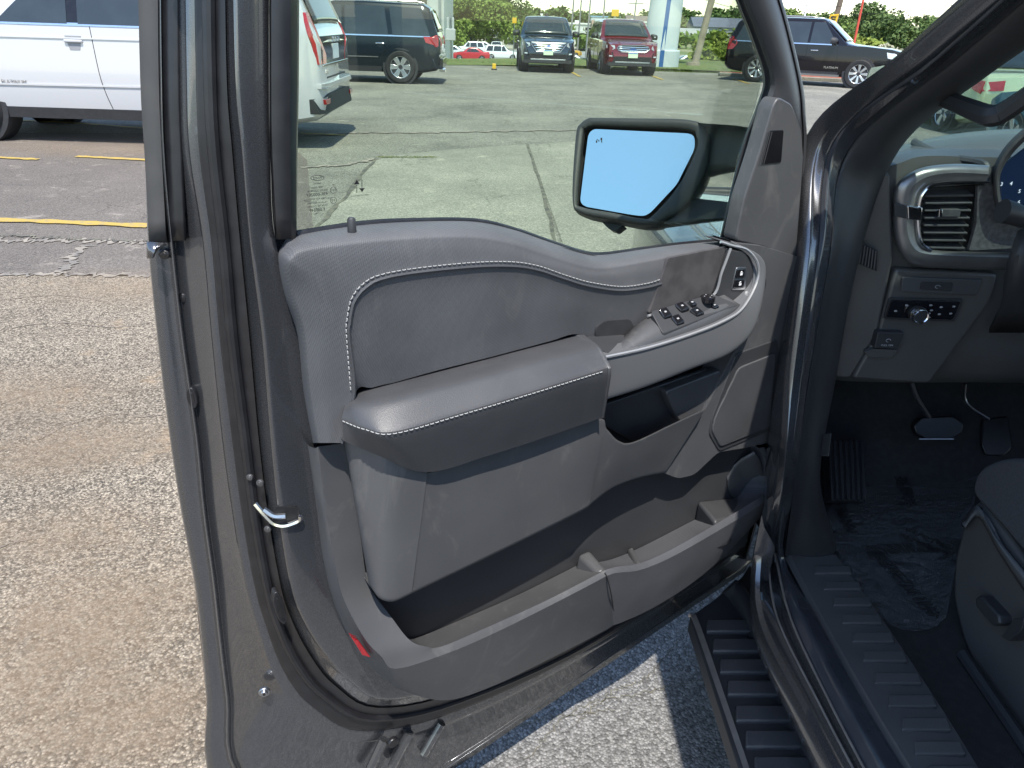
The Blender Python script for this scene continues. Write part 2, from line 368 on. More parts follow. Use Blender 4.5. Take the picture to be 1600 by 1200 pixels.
strip('pavement_seam', [(470,262),(540,258),(588,247)], .08, PALE, .006, .05, 14)
CRK = mat('crack_brown', (.15, .122, .095), 1, noise=(30, (.22, .18, .14), .4, .7))  # brown colour of the hairline cracks
for pts in ([(-20,640),(60,612),(130,604),(200,612),(300,596)], [(60,688),(110,664),(180,648),(230,652),(300,640)], [(150,770),(180,800),(215,810),(250,832)], [(-20,862),(60,842),(130,858),(180,846)], [(-10,470),(90,462),(170,472)], [(-20,520),(80,505),(180,512),(260,500)]): strip('hairline_crack', pts, .006, CRK, .0045, .006, 22)
for pts in ([(900,1130),(960,1080),(1010,1060),(1060,1000)], [(820,1190),(900,1110),(1000,1085),(1110,1060)], [(760,1150),(850,1125),(960,1110)]): strip('hairline_crack', pts, .003, SEAM, .0045, .006, 22)
# red-brown dirt lying on the near asphalt
DIRT = mat('ochre_dirt', (.285, .205, .135), 1, noise=(60, (.34, .275, .20), .4, .7), bump=('noise', 120, 1, .004))
dm = bpy.data.materials['ochre_dirt']; tt = dm.node_tree; pb = tt.nodes['Principled BSDF']; tcx = tt.nodes.new('ShaderNodeTexCoord')
nz = tt.nodes.new('ShaderNodeTexNoise'); nz.inputs['Scale'].default_value = 16; nz.inputs['Detail'].default_value = 8; nz.inputs['Roughness'].default_value = .75; tt.links.new(tcx.outputs['Object'], nz.inputs[0])
gr = tt.nodes.new('ShaderNodeTexGradient'); gr.gradient_type = 'SPHERICAL'; tt.links.new(tcx.outputs['Generated'], gr.inputs[0])
mpn = tt.nodes.new('ShaderNodeMapping'); mpn.inputs['Location'].default_value = (-1, -1, 0); mpn.inputs['Scale'].default_value = (2, 2, 0); tt.links.new(tcx.outputs['Generated'], mpn.inputs[0]); tt.links.new(mpn.outputs[0], gr.inputs[0])
ml = tt.nodes.new('ShaderNodeMath'); ml.operation = 'MULTIPLY'; tt.links.new(nz.outputs[0], ml.inputs[0]); tt.links.new(gr.outputs['Fac'], ml.inputs[1])
mr = tt.nodes.new('ShaderNodeMapRange'); mr.inputs[1].default_value = .12; mr.inputs[2].default_value = .55; mr.inputs[4].default_value = .38; tt.links.new(ml.outputs[0], mr.inputs[0]); tt.links.new(mr.outputs[0], pb.inputs['Alpha'])
for i, (x, y, a_, b_) in enumerate(((225,930,.26,.20), (150,1000,.28,.16), (60,720,.3,.2), (170,690,.4,.2), (240,1120,.22,.18), (70,960,.25,.2), (30,620,.5,.3), (230,450,.8,.35), (180,235,1.8,.6), (100,840,.34,.22), (120,1130,.3,.2), (20,1080,.25,.2))):
    c = PZ(x, y, 0); n = 20
    sheet('dirt_patch', [(c.x+a_*math.cos(k*.314)*1.7, c.y+b_*math.sin(k*.314)*1.7) for k in range(n)], DIRT, .0055+.0003*i)
# yellow bay lines
for pts, wd in (([(-300,340),(0,345),(234,354)], .11), ([(-200,180),(80,191),(225,201)], .11), ([(-100,243),(0,247),(60,250)], .10), ([(120,245),(232,251)], .10), ([(890,111),(906,120)], .12), ([(1008,115),(1036,125)], .12), ([(1146,123),(1170,131)], .12), ([(470,209),(540,212)], .09)):
    strip('parking_line', pts, wd, YEL, .010, .004, 10)
# kerb weeds where the slab meets the old asphalt
gv, gf = [], []
for i in range(420):
    tq = random.random(); x = 588+tq*95; y = 246+random.gauss(0, .7); p = PZ(x, y, 0); h_ = random.uniform(.005, .02); a_ = random.uniform(0, 6.28); d = V((math.cos(a_), math.sin(a_), 0))
    b = len(gv); gv += [p-d*.006, p+d*.006, p+V((random.gauss(0, .03), random.gauss(0, .03), h_))]; gf.append((b, b+1, b+2))
mk('weed_tufts', gv, gf, GRASS, smooth=0)['kind'] = 'stuff'
# verge blades
gv, gf = [], []
for i in range(9000):
    x = random.uniform(-2.5, 12); y = random.uniform(30.4, 35); p = V((x, y, max(zt(y), -.2)-.01)); h_ = random.uniform(.03, .13)*(1.6 if y > 32 else .8); a_ = random.uniform(0, 6.28); d = V((math.cos(a_), math.sin(a_), 0))
    b = len(gv); gv += [p-d*.02, p+d*.02, p+V((random.gauss(0, .03), random.gauss(0, .03), h_))]; gf.append((b, b+1, b+2))
mk('verge_grass', gv, gf, GRASS, smooth=0)['kind'] = 'stuff'
# ================================================================== THE PICKUP TRUCK
truck = thing('pickup_truck', 'dark grey metallic pickup truck in the foreground with its driver door swung wide open', 'pickup truck', (0.6, 1.0, 0))
TH = math.radians(57)
DV = V((math.sin(TH), math.cos(TH), 0)); DN = V((math.cos(TH), -math.sin(TH), 0))      # along the door to its hinge; out of the inner face
DP0 = V((-0.257, 0.853, 1.345))
def D(x, y, w=0.0):
    r = ray(x, y); t = ((DP0-CAM).dot(DN)+w)/r.dot(DN); return CAM+r*t
def DD(pts, w=None):
    return [D(p[0], p[1], p[2] if len(p) > 2 else w) for p in pts]
def dcurve(pts, ws):
    if isinstance(ws, (int, float)): ws = [ws]*len(pts)
    return [D(p[0], p[1], k) for p, k in zip(pts, ws)]
def dplate(name, pts, wf, thick, m, parent, r=0, bevel=0.004, n=4, bseg=3):
    f = DD(pts, wf)
    if r: f = fillet(f, r, n)
    v, fc = prism(f, -DN*thick); return mk(name, v, fc, m, parent, bevel=bevel, bseg=bseg)

# ---- door shell: lofted pressed-steel profile down the rear edge and round the bottom
E0 = [(213,-170),(220,120),(227,241),(231,378),(246,530),(265,683),(283,800),(303,908),(313,990),(322,1090),(335,1230),(470,1355),(700,1200),(930,1043),(1165,885)]
E1 = [(243,-170),(246,120),(250,241),(262,378),(279,530),(301,683),(313,800),(328,908),(337,990),(349,1090),(365,1210),(485,1320),(705,1188),(930,1034),(1165,876)]
E2 = [(288,-170),(292,120),(297,241),(318,378),(332,530),(348,683),(364,800),(382,908),(400,975),(430,1060),(475,1120),(560,1160),(720,1122),(930,1014),(1165,862)]
E3 = [(315,-170),(320,120),(326,241),(342,378),(355,530),(376,683),(391,800),(410,908),(427,970),(458,1040),(503,1090),(580,1126),(720,1097),(930,1002),(1165,846)]
E4 = [(350,-170),(354,120),(363,241),(375,378),(390,530),(404,683),(418,800),(437,908),(452,960),(482,1020),(522,1070),(590,1106),(720,1080),(930,985),(1165,830)]
E5 = [(362,-170),(368,120),(379,241),(391,378),(411,530),(424,683),(436,800),(453,908),(468,955),(500,1010),(545,1060),(605,1093),(720,1062),(930,965),(1165,815)]
E6 = [(421,-170),(421,120),(423,241),(431,378),(472,530),(500,683),(512,800),(536,908),(552,950),(588,1000),(620,1030),(660,1055),(720,1040),(930,940),(1165,790)]
def mixc(a, b, t): return [(p[0]*(1-t)+q[0]*t, p[1]*(1-t)+q[1]*t) for p, q in zip(a, b)]
def wl(a, b): return [a]*10+[a*.8+b*.2]+[(a+b)/2]+[b]*3
v, f = loft([dcurve(E0, wl(-.150, -.06)), dcurve(E0, wl(-.128, -.05)), dcurve(E1, wl(-.124, -.045)), dcurve(E1, wl(-.122, -.045)), dcurve([(x+4, y) for x, y in E1], wl(-.106, -.046)), dcurve([(x+8, y) for x, y in E1], wl(-.105, -.046)), dcurve([(x+11, y) for x, y in E1], wl(-.116, -.044)), dcurve([(x+14, y) for x, y in E1], wl(-.112, -.044)),
             dcurve(E2, wl(-.075, -.042)), dcurve(E2, wl(-.070, -.040)), dcurve(E3, wl(-.066, -.038)), dcurve(E3, wl(-.060, -.036)), dcurve(E4, wl(-.044, -.022)), dcurve(E4, wl(-.040, -.022)),
             dcurve(mixc(E4, E5, .85), wl(-.014, -.012)), dcurve(E5, wl(-.008, -.010)), dcurve(mixc(E5, E6, .08), wl(-.006, -.008)), dcurve(E6, wl(-.006, -.006)), dcurve(E6, wl(-.02, -.03))], 5, 2)
door = mk('door', v, f, PAINT, truck, solid=0.0015)
door['label'] = 'open driver door seen from inside'
# outer skin and inner backing close the shell
sk_o = [(213,-170),(231,378),(265,683),(303,908),(322,1090),(335,1230),(470,1355),(700,1205),(1165,890),(1215,640),(1250,405),(1124,378),(935,398),(740,350),(463,366),(430,360),(421,120),(421,-170)]
v, f = prism(DD(sk_o, -.151), DN*0.004); mk('outer_skin', v, f, PAINT, door)
inb = [(436,400),(463,370),(740,352),(935,400),(1124,380),(1245,400),(1215,640),(1165,850),(930,990),(720,1088),(620,1070),(540,960),(495,700)]
v, f = prism(DD(inb, -.012), DN*0.002); mk('inner_panel', v, f, PLASD, door)
# hinge-side end of the door
v, f = loft([dcurve([(1250,400),(1222,600),(1205,720),(1165,885)], -.15), dcurve([(1250,400),(1222,600),(1205,720),(1165,870)], -.02)], 4, 0)
mk('hinge_end', v, f, PAINT, door, solid=0.003)
# rubber weather seal following the edge
SE = [((a[0]+b[0])/2, (a[1]+b[1])/2) for a, b in zip(E2, E3)]
SEb = [(b[0]*0.75+c[0]*0.25, b[1]*0.75+c[1]*0.25) for b, c in zip(E3, E4)]
v, f = tube(dcurve(SEb, wl(-.047, -.03)), 0.0075, 10, 5); mk('weather_seal', v, f, RUBBER, door)
v, f = loft([dcurve(SE, wl(-.071, -.039)), dcurve(SE, wl(-.062, -.032)), dcurve(E3, wl(-.056, -.03)), dcurve(E4, wl(-.034, -.019))], 5, 1)
mk('seal_channel', v, f, RUBBER, door)
# upper window-frame strips
v, f = loft([dcurve([(421,-170),(421,120),(422,241),(430,374)], -.010), dcurve([(425,-170),(425,120),(427,241),(434,374)], .004), dcurve([(464,-170),(463,120),(462,241),(462,374)], .004), dcurve([(468,-170),(467,120),(465,241),(464,374)], -.035)], 4, 1)
mk('window_channel', v, f, RUBBER, door, solid=0.002)
v, f = loft([dcurve([(213,-170),(219,120),(226,241),(233,378)], -.116), dcurve([(241,-170),(244,120),(249,241),(256,378)], -.113), dcurve([(243,-170),(246,120),(251,241),(258,378)], -.119)], 4, 0)
mk('window_flange', v, f, mat('grey_frame_plastic', (0.050, 0.049, 0.048), 0.5, noise=(30, (0.06, 0.058, 0.056), .4, .7)), door, solid=0.004)
v, f = loft([dcurve([(247,-170),(250,120),(255,241),(262,376)], -.112), dcurve([(276,-170),(277,120),(281,241),(287,376)], -.086)], 4, 0)
mk('frame_insert', v, f, RUBBER, door, solid=0.004)
# mirror-patch side of the window frame (front post) and header above the picture
FL = [(1120,-90),(1151,0),(1176,65),(1193,122),(1183,165),(1156,240),(1124,376)]
FR = [(1190,-90),(1222,0),(1241,70),(1255,135),(1259,180),(1260,240),(1249,405)]
v, f = loft([dcurve(FL, -.045), dcurve(FL, -.012), dcurve([(x+9, y) for x, y in FL], -.010), dcurve([(x+12, y) for x, y in FL], .006),
             dcurve([(a[0]*.45+b[0]*.55, a[1]*.45+b[1]*.55) for a, b in zip(FL, FR)], .018), dcurve([(b[0]-14, b[1]) for b in FR], .014),
             dcurve([(b[0]-7, b[1]) for b in FR], -.012), dcurve([(b[0]-4, b[1]) for b in FR], -.004), dcurve(FR, -.012), dcurve(FR, -.10)], 6, 1)
mk('front_post', v, f, PLASD, door, solid=0.002)
v, f = tube(dcurve([(x+5, y) for x, y in FL], -.020), 0.006, 8, 6); mk('glass_run', v, f, RUBBER, door)
v, f = tube(dcurve([(236,-168),(330,-205),(600,-240),(900,-230),(1100,-160),(1190,-80)], -.03), 0.022, 8, 4); mk('window_header', v, f, PAINT, door)
# window glass
wb = [(463,368),(560,353),(640,348),(740,348),(800,361),(850,378),(905,396),(940,400),(1000,392),(1060,384),(1124,378)]
gl = [(466,-185)]+wb+[(1156,240),(1183,165),(1193,122),(1176,65),(1151,0),(1128,-60),(1080,-150),(900,-220),(600,-225)]
v, f = prism(DD(gl, -.034), -DN*0.003); glass_o = mk('window_glass', v, f, DGLASS, door, smooth=0)
# seal along the window sill
v, f = tube(dcurve(wb, -.026), 0.0065, 8, 4); mk('sill_seal', v, f, RUBBER, door)

# ---- upper trim: one U-shaped loft with a rounded shelf, rolled stitch line and sunken insert
O = [(489,692),(474,610),(465,525),(445,462),(435,408),(440,385),(463,368),(560,352),(650,346),(740,346),(800,358),(850,375),(905,393),(940,398),(1000,390),(1060,382),(1128,376)]
Ee = [(500,692),(487,610),(480,525),(463,458),(456,416),(461,404),(484,395),(565,385),(650,378),(740,376),(800,386),(850,402),(905,419),(945,424),(1000,415),(1050,405),(1120,394)]
S = [(532,692),(550,612),(543,520),(544,500),(547,480),(552,465),(566,447),(592,432),(650,421),(740,412),(800,411),(840,417),(880,430),(920,442),(970,449),(1010,444),(1090,424)]
B = [(537,692),(556,612),(580,606),(600,601),(610,599),(622,596),(650,588),(690,577),(730,567),(770,557),(800,549),(830,541),(860,533),(905,522),(940,545),(1010,540),(1090,500)]
def px_in(a, b, d):
    o = []
    for p, q in zip(a, b):
        L = math.hypot(q[0]-p[0], q[1]-p[1]) or 1; k = min(d/L, .5); o.append((p[0]+(q[0]-p[0])*k, p[1]+(q[1]-p[1])*k))
    return o
wO = [0.0]*5+[-.012]+[-.018]*11; wE = [.036]*4+[.042]*13
Oh = [0.022]*4+[.03]+[.024]*12
v, f = loft([dcurve(O, [-.02]*5+[-.03]*12), dcurve(O, wO), dcurve(mixc(O, Ee, .35), Oh), dcurve(mixc(O, Ee, .75), [.034]*4+[.04]*13), dcurve(Ee, wE), dcurve(mixc(Ee, S, .35), .045),
             dcurve(px_in(S, Ee, 7), .047), dcurve(S, .048), dcurve(px_in(S, B, 6), .048), dcurve(px_in(S, B, 11), .0468), dcurve(px_in(S, B, 24), .0450),
             dcurve(px_in(S, B, 40), .0440), dcurve(mixc(S, B, .6), .0425), dcurve(B, .038)], 5, 2)
mk('upper_trim', v, f, SOFT, door)
def stitches(name, path, w_, seglen=0.0046, gap=0.0026, r=0.0007):
    P = cr(dcurve(path, w_), 12); parts = []; acc = 0; start = P[0]; dist = 0
    pts = [P[0]]; cum = [0]
    for a, b in zip(P, P[1:]): cum.append(cum[-1]+(b-a).length); pts.append(b)
    def at(s):
        for i in range(1, len(cum)):
            if cum[i] >= s: k = (s-cum[i-1])/max(1e-9, cum[i]-cum[i-1]); return pts[i-1].lerp(pts[i], k)
        return pts[-1]
    s = 0.002
    while s+seglen < cum[-1]:
        a, b = at(s), at(s+seglen); d = (b-a)
        parts.append(tube([a-DN*0.0006, a+d*.2+DN*.0006, a+d*.8+DN*.0006, b-DN*0.0006], r, 5)); s += seglen+gap
    v, f = merge(*parts); return mk(name, v, f, THREAD, door)
stitches('stitching', px_in(S, Ee, 2)[1:16]+[(1033,436)], .0488)
v, f = tube(dcurve(px_in(S, B, 5)[:16]+[(1033,443)], .0475), 0.0028, 6, 6); mk('piping', v, f, LEATHER, door)
TRIMB = mat('bright_trim_line', (.36, .365, .375), .3, .4, noise=(50, (.32, .325, .33), .4, .7)); GREYP = mat('grey_print', (.35, .35, .36), .5, noise=(100, (.30, .30, .31), .4, .7))
# ---- door pull cup behind the armrest: flush plate painted black for its recess shade
v, f = loft([dcurve([(930,505),(960,498),(985,497),(990,520)], .029), dcurve([(934,510),(960,503),(982,502),(987,522)], .016), dcurve([(934,536),(955,541),(978,541),(990,534)], .012), dcurve([(934,548),(955,556),(978,552),(1000,540)], .028)], 4, 1)
mk('pull_cup_lip', v, f, PLASD, door, solid=0.002)
dplate('pull_cup', [(930,512),(945,500),(985,497),(992,510),(986,541),(940,547),(932,536)], .0432, .004, mat('cup_shade_black', (.016,.016,.018), .95, noise=(50,(.024,.024,.026),.4,.7)), door, r=.008, bevel=.002)

# ---- suede insert
dplate('suede_insert', [(1044,403),(1136,385),(1112,461),(1013,490),(1019,476)], .0485, .006, SUEDE, door, r=.004, bevel=.002)

# ---- armrest pad
R0 = [(551,616),(574,607),(622,595),(730,567),(830,541),(903,522)]
Rm = [(538,636),(560,632),(624,620),(735,592),(840,564),(930,543)]
Rs = [(534,655),(569,668),(617,674),(730,642),(840,609),(945,576)]
Rl = [(535,662),(571,676),(618,683),(731,651),(841,618),(945,586)]
Rb = [(537,689),(590,711),(666,738),(760,713),(850,684),(936,654)]
w0 = [.026, .028, .03, .03, .03, .03]; wm = [.05, .072, .092, .094, .094, .09]; ws = [.058, .098, .124, .127, .127, .124]; wbm = [.058, .082, .104, .107, .107, .104]
def addend(c, ws_, back): return c, ws_
def armcurve(c, ws_):
    p = dcurve(c, ws_); e = p[-1]-DN*.004+DV*.004; p2 = p[-1]-DN*(ws_[-1]-.03)+DV*.006; return p+[e, p2]
under = [p-DN*(k-.03) for p, k in zip(dcurve(Rb, wbm), wbm)]; under = under+[under[-1]+DV*.004, under[-1]+DV*.006]
v, f = loft([armcurve(R0, w0), armcurve(mixc(R0, Rm, .5), [.04, .052, .066, .066, .066, .064]), armcurve(Rm, wm), armcurve(mixc(Rm, Rs, .5), [.056, .087, .109, .111, .111, .107]), armcurve(mixc(Rm, Rs, .88), [.058, .096, .121, .124, .124, .121]), armcurve(Rs, ws), armcurve(Rs, ws), armcurve(Rl, [k+.001 for k in ws]),
             armcurve(mixc(Rl, Rb, .5), [.059, .091, .116, .119, .119, .116]), armcurve(Rb, wbm), armcurve(Rb, wbm), under], 6, 2)
mk('armrest', v, f, LEATHER, door)
stitches('armrest_stitching', mixc(Rs, Rl, .35), [k+.0015 for k in ws])

# ---- big lower pod whose front carries on as the map pocket
Pt = [(541,691),(585,703),(610,713),(663,737),(667,739),(672,739),(800,701),(930,656),(948,672),(966,690),(990,692),(1050,664),(1102,640)]
Pb = [(577,912),(592,934),(614,940),(640,929),(644,927),(650,924),(790,857),(905,800),(925,786),(945,770),(965,758),(1000,746),(1040,738)]
wt = [.040, .074, .088, .094, .0945, .0925, .090, .090, .089, .088, .086, .078, .066]; wb2 = [.050, .078, .088, .0915, .0915, .090, .088, .085, .08, .074, .07, .062, .052]
Pl0 = D(541, 691, .005); Pl1 = D(577, 912, .012)
def podcurve(c, ws_, first): return [first]+dcurve(c, ws_)
und = [p-DN*(k-.012) for p, k in zip(dcurve(Pb, wb2), wb2)]
bk = [p-DN*.012 for p in dcurve(Pt, wt)]
v, f = loft([podcurve(Pt, [k-.013 for k in wt], Pl0), podcurve([(x, y-2) for x, y in Pt], [k-.011 for k in wt], Pl0), podcurve([(x, y-1) for x, y in Pt], [k-.002 for k in wt], Pl0), podcurve(Pt, wt, Pl0),
             podcurve(mixc(Pt, Pb, .10), [k*.9+l*.1 for k, l in zip(wt, wb2)], Pl0.lerp(Pl1, .1)),
             podcurve(mixc(Pt, Pb, .5), [k*.5+l*.5+.002 for k, l in zip(wt, wb2)], Pl0.lerp(Pl1, .5)),
             podcurve(mixc(Pt, Pb, .95), [k*.1+l*.9 for k, l in zip(wt, wb2)], Pl0.lerp(Pl1, .95)), podcurve(Pb, wb2, Pl1), podcurve(Pb, [k-.012 for k in wb2], Pl1), [Pl1]+und], 5, 2)
mk('map_pocket', v, f, PLAS, door)

# ---- painted pull bar
Bt = [(944,556),(1010,541),(1075,521),(1128,500),(1160,478),(1176,440),(1172,404),(1140,381)]
Bb = [(941,626),(1010,604),(1078,577),(1142,551),(1180,510),(1196,440),(1190,402),(1142,376)]
wB = [.103, .100, .097, .090, .078, .058, .050, .046]
v, f = loft([[p-DN*.03 for p in dcurve(Bt, wB)], dcurve(Bt, [k-.002 for k in wB]), dcurve(Bt, wB), dcurve(mixc(Bt, Bb, .12), [k+.001 for k in wB]), dcurve(mixc(Bt, Bb, .88), [k+.002 for k in wB]), dcurve(Bb, [k for k in wB]), dcurve(Bb, [k-.004 for k in wB]), [p-DN*.05 for p in dcurve(Bb, wB)]], 6, 2)
mk('pull_bar', v, f, BAR, door)
# switch plinth (top of the bar) and the lock-switch slope
Tf = [(944,556),(1010,541),(1075,521),(1128,500),(1161,479)]; Tb = [(960,536),(1012,496),(1060,480),(1112,464),(1128,458)]
v, f = loft([dcurve(Tb, [.045, .05, .05, .05, .05]), dcurve(mixc(Tb, Tf, .5), [.072, .078, .076, .072, .064]), dcurve(Tf, [.099, .096, .093, .086, .074])], 5, 0)
mk('switch_plinth', v, f, PLAS, door, solid=0.006)
v, f = prism(fillet([D(930,522,.03), D(992,524,.052), D(1008,541,.088), D(952,553,.098), D(905,530,.05)], .004), -V((0, 0, .004)))
mk('grab_recess', v, f, PLASD, door)
# glossy bezel with window switches, on the plinth
pa, pb_, pc, pd = D(1016,494,.054), D(1112,466,.054), D(1152,483,.072), D(1035,529,.089)
v, f = prism([q+V((0, 0, .0085)) for q in fillet([pa, pb_, pc, pd], .006)], V((0, 0, -.011))); mk('switch_bezel', v, f, PLASD, door, bevel=.0008)
def plin(s, t): return (pa.lerp(pb_, s)).lerp(pd.lerp(pc, s), t)
for s, t, q in ((.16, .28, 0), (.24, .72, 0), (.42, .24, 0), (.52, .66, 0), (.58, .22, 1), (.76, .70, 1)):
    a = (plin(s+.06, t)-plin(s-.06, t)).normalized(); b = (plin(s, t+.1)-plin(s, t-.1)).normalized()
    c = plin(s, t)+V((0, 0, .0065)); hw, hh = (.0095, .0085) if not q else (.006, .006)
    fr = [c-a*hw-b*hh, c+a*hw-b*hh, c+a*hw+b*hh, c-a*hw+b*hh]
    v, f = prism([p+V((0, 0, .006)) for p in fr], V((0, 0, -.007))); mk('window_switch', v, f, GLOSSB, door, bevel=.0022)
    n = a.cross(b); n = n if n.z > 0 else -n
    v, f = merge(prism([c+V((0, 0, .0063))+a*x*.0022+b*y*.0013 for x, y in ((-1, -1), (1, -1), (1, 1), (-1, 1))], V((0, 0, -.0004))))
    mk('switch_icon', v, f, GREYP, door, smooth=0)
c = plin(.80, .28)+V((0, 0, .007))
v, f = lathe([(.0, .009), (.010, .009), (.0125, .0075), (.013, 0), (.0, 0)], c+V((0, 0, .001)), 'z', 20); mk('mirror_dial', v, f, GLOSSB, door)
v, f = merge(*[prism([c+V((math.cos(a)*.007-.0012, math.sin(a)*.007-.0012, .0104)), c+V((math.cos(a)*.007+.0012, math.sin(a)*.007-.0012, .0104)), c+V((math.cos(a)*.007, math.sin(a)*.007+.0014, .0104))], V((0, 0, -.0004))) for a in (0.3, 1.87, 3.44, 5.0)])
mk('dial_arrows', v, f, GREYP, door, smooth=0)
# lock switch plate
lp = [(1140,390),(1164,394),(1178,416),(1176,444),(1160,478),(1118,462)]
dplate('lock_plate', lp, .053, .014, PLASD, door, r=.006, bevel=.0015)
dplate('lock_switch_frame', [(1151,418),(1167,418),(1165,453),(1143,453)], .0548, .004, SATIN, door, r=.004, bevel=.0008)
for y0, y1 in ((421, 434), (437, 450)):
    dplate('lock_switch', [(1153-(y0-421)*.22, y0),(1164, y0),(1163-(y0-421)*.05, y1),(1150-(y0-421)*.22, y1)], .0572, .005, GLOSSB, door, r=.002, bevel=.001)
    cx, cy = (1158.5-(y0-421)*.12, (y0+y1)/2)
    q = D(cx, cy, .0577)
    body = prism([q+DV*x+V((0, 0, z)) for x, z in ((-.003, -.003), (.003, -.003), (.003, .0008), (-.003, .0008))], DN*.0003)
    arc = tube([q+DV*math.cos(a)*.0022+V((0, 0, .0008+math.sin(a)*.003)) for a in (0 if y0 < 430 else .9, .8, 1.57, 2.3, 3.14)], .0006, 5)
    v, f = merge(body, arc); mk('lock_icon', v, f, WHITE, door, smooth=0)
# bright bezel line
br = [(1012,494),(1060,480),(1113,463),(1128,425),(1142,388)]
v, f = tube(dcurve(br, [.053, .053, .054, .055, .055]), .0024, 6, 6); mk('bezel_line', v, f, TRIMB, door)
br2 = [(1126,378),(1145,384),(1168,391),(1184,413),(1182,442),(1160,482),(1128,503),(1075,524),(1010,544),(946,558)]
v, f = tube(dcurve(br2, [.048, .052, .055, .060, .064, .080, .092, .098, .101, .104]), .0026, 6, 6); mk('bar_bright_line', v, f, TRIMB, door)

# ---- right-hand stile with speaker
st = [(1132,378),(1190,384),(1250,402),(1246,440),(1227,560),(1208,690),(1165,700),(1122,707),(1085,742),(1060,748),(1034,738),(1070,690),(1102,640),(1122,600),(1146,552),(1186,500),(1198,440),(1188,402)]
dplate('trim_stile', st, .046, .05, PLAS, door, r=.012, bevel=.010, bseg=4)
dplate('speaker_frame', [(1151,553),(1216,530),(1218,560),(1207,672),(1124,706),(1108,678),(1112,655)], .0485, .006, PLASD, door, r=.010, bevel=.002)
dplate('speaker_grille', [(1155,575),(1213,552),(1203,668),(1126,699),(1113,674),(1118,652)], .0515, .006, GRILLE, door, r=.010, bevel=.002)
# ---- sail panel with its dark insert
sp_ = [(1217,151),(1238,163),(1253,205),(1256,245),(1252,300),(1244,402),(1220,398),(1196,387),(1149,376),(1163,310),(1188,235),(1208,165)]
dplate('mirror_patch', sp_, .036, .03, PLAS, door, r=.010, bevel=.007)
dplate('patch_insert', [(1203,204),(1225,203),(1221,254),(1190,257)], .0375, .004, GLOSSB, door, r=.004, bevel=.001)
v, f = merge(*[tube(dcurve([(1200+k*3.2, 206),(1187+k*3.2, 256)], .0378), .0008, 5) for k in range(3)]); mk('patch_vent', v, f, PLASD, door)

# ---- lower trim: rear stile and bin front in one sweep
I = [(543,692),(553,760),(565,850),(577,915),(612,965),(640,1000),(665,1010),(690,1010),(750,985),(850,940),(928,900),(945,891),(962,886),(1000,880),(1050,858),(1130,812),(1188,776),(1202,760),(1197,722),(1186,700)]
Fo = [(497,698),(507,780),(520,860),(535,930),(568,995),(595,1025),(618,1045),(690,1024),(760,995),(850,951),(931,909),(947,900),(964,895),(1002,890),(1054,868),(1131,824),(1194,785),(1209,765),(1205,725),(1194,699)]
Ot = [(483,697),(496,790),(508,880),(528,955),(560,1018),(600,1060),(640,1083),(700,1094),(770,1072),(850,1034),(942,987),(958,977),(975,971),(1020,950),(1080,912),(1132,868),(1190,806),(1213,770),(1209,730),(1198,700)]
wI = [.020, .020, .022, .03, .06, .085, .094, .096, .096, .096, .096, .096, .096, .096, .094, .088, .078, .066, .052, .04]
wF = [.026, .026, .03, .045, .075, .092, .100, .103, .103, .103, .103, .103, .103, .103, .101, .095, .084, .07, .055, .042]
wOt = [.0, .0, .0, .005, .02, .035, .045, .055, .06, .062, .063, .063, .063, .063, .06, .055, .048, .04, .02, .0]
def binrow(a, b): 
    Ic, Fc, Oc = dcurve(I, wI)[a:b], dcurve(Fo, wF)[a:b], dcurve(Ot, wOt)[a:b]
    deep = [p-DN*(k-.0)*.85-V((0, 0, .05 if 4 < i+a < 17 else 0)) for i, (p, k) in enumerate(zip(Ic, wI[a:b]))]
    lipd = [p-DN*.006-V((0, 0, .012 if 4 < i+a < 17 else 0)) for i, p in enumerate(Ic)]
    mid = [p*.5+q*.5+DN*.006 for p, q in zip(Fc, Oc)]
    back = [p-DN*(k+.012) for p, k in zip(Oc, wOt[a:b])]
    return [deep, lipd, Ic, Ic, [p*.5+q*.5+V((0,0,.0005)) for p, q in zip(Ic, Fc)], Fc, Fc, mid, Oc, Oc, back]
v, f = loft(binrow(0, 12), 6, 2); mk('lower_trim', v, f, PLAS, door)
v, f = loft(binrow(11, 20), 6, 2); mk('bin_insert', v, f, WEAVE, door)
v, f = tube([p+DN*.0005 for p in [D(945,895,.100), D(949,905,.1035), D(955,930,.098), D(960,967,.066)]], .0012, 5, 4); mk('trim_seam', v, f, BLACKP, door)
# bin dividers and cup ledge
def wedge(a, b, wd, h):
    """a: back top, b: front top at the lip; wd width along the door, h drop"""
    parts = []
    p = [a-DV*wd*.7, a+DV*wd*.7, b+DV*wd*.5, b-DV*wd*.5]
    q = [x-V((0, 0, h))+(-DV if i in (0, 3) else DV)*wd*.5-(DN*.05 if i > 1 else V()) for i, x in enumerate(p)]
    vs = p+q; fs = [(0, 1, 2, 3), (4, 7, 6, 5), (0, 4, 5, 1), (1, 5, 6, 2), (2, 6, 7, 3), (3, 7, 4, 0)]
    return vs, fs
v, f = wedge(D(912,862,.020), D(943,893,.086), .020, .06); mk('bin_divider', v, f, PLAS, door, bevel=.008)
v, f = wedge(D(985,856,.014), D(999,880,.084), .009, .05); mk('bin_divider', v, f, PLAS, door, bevel=.006)
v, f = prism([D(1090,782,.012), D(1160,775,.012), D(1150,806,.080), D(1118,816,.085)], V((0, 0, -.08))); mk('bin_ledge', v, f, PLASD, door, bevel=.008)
v, f = loft([dcurve([(1178,705),(1190,725),(1196,760)], .045), dcurve([(1150,720),(1165,740),(1190,775)], .012), dcurve([(1135,745),(1140,770),(1165,795)], .012)], 4, 1); mk('bin_end', v, f, PLAS, door, solid=.003)
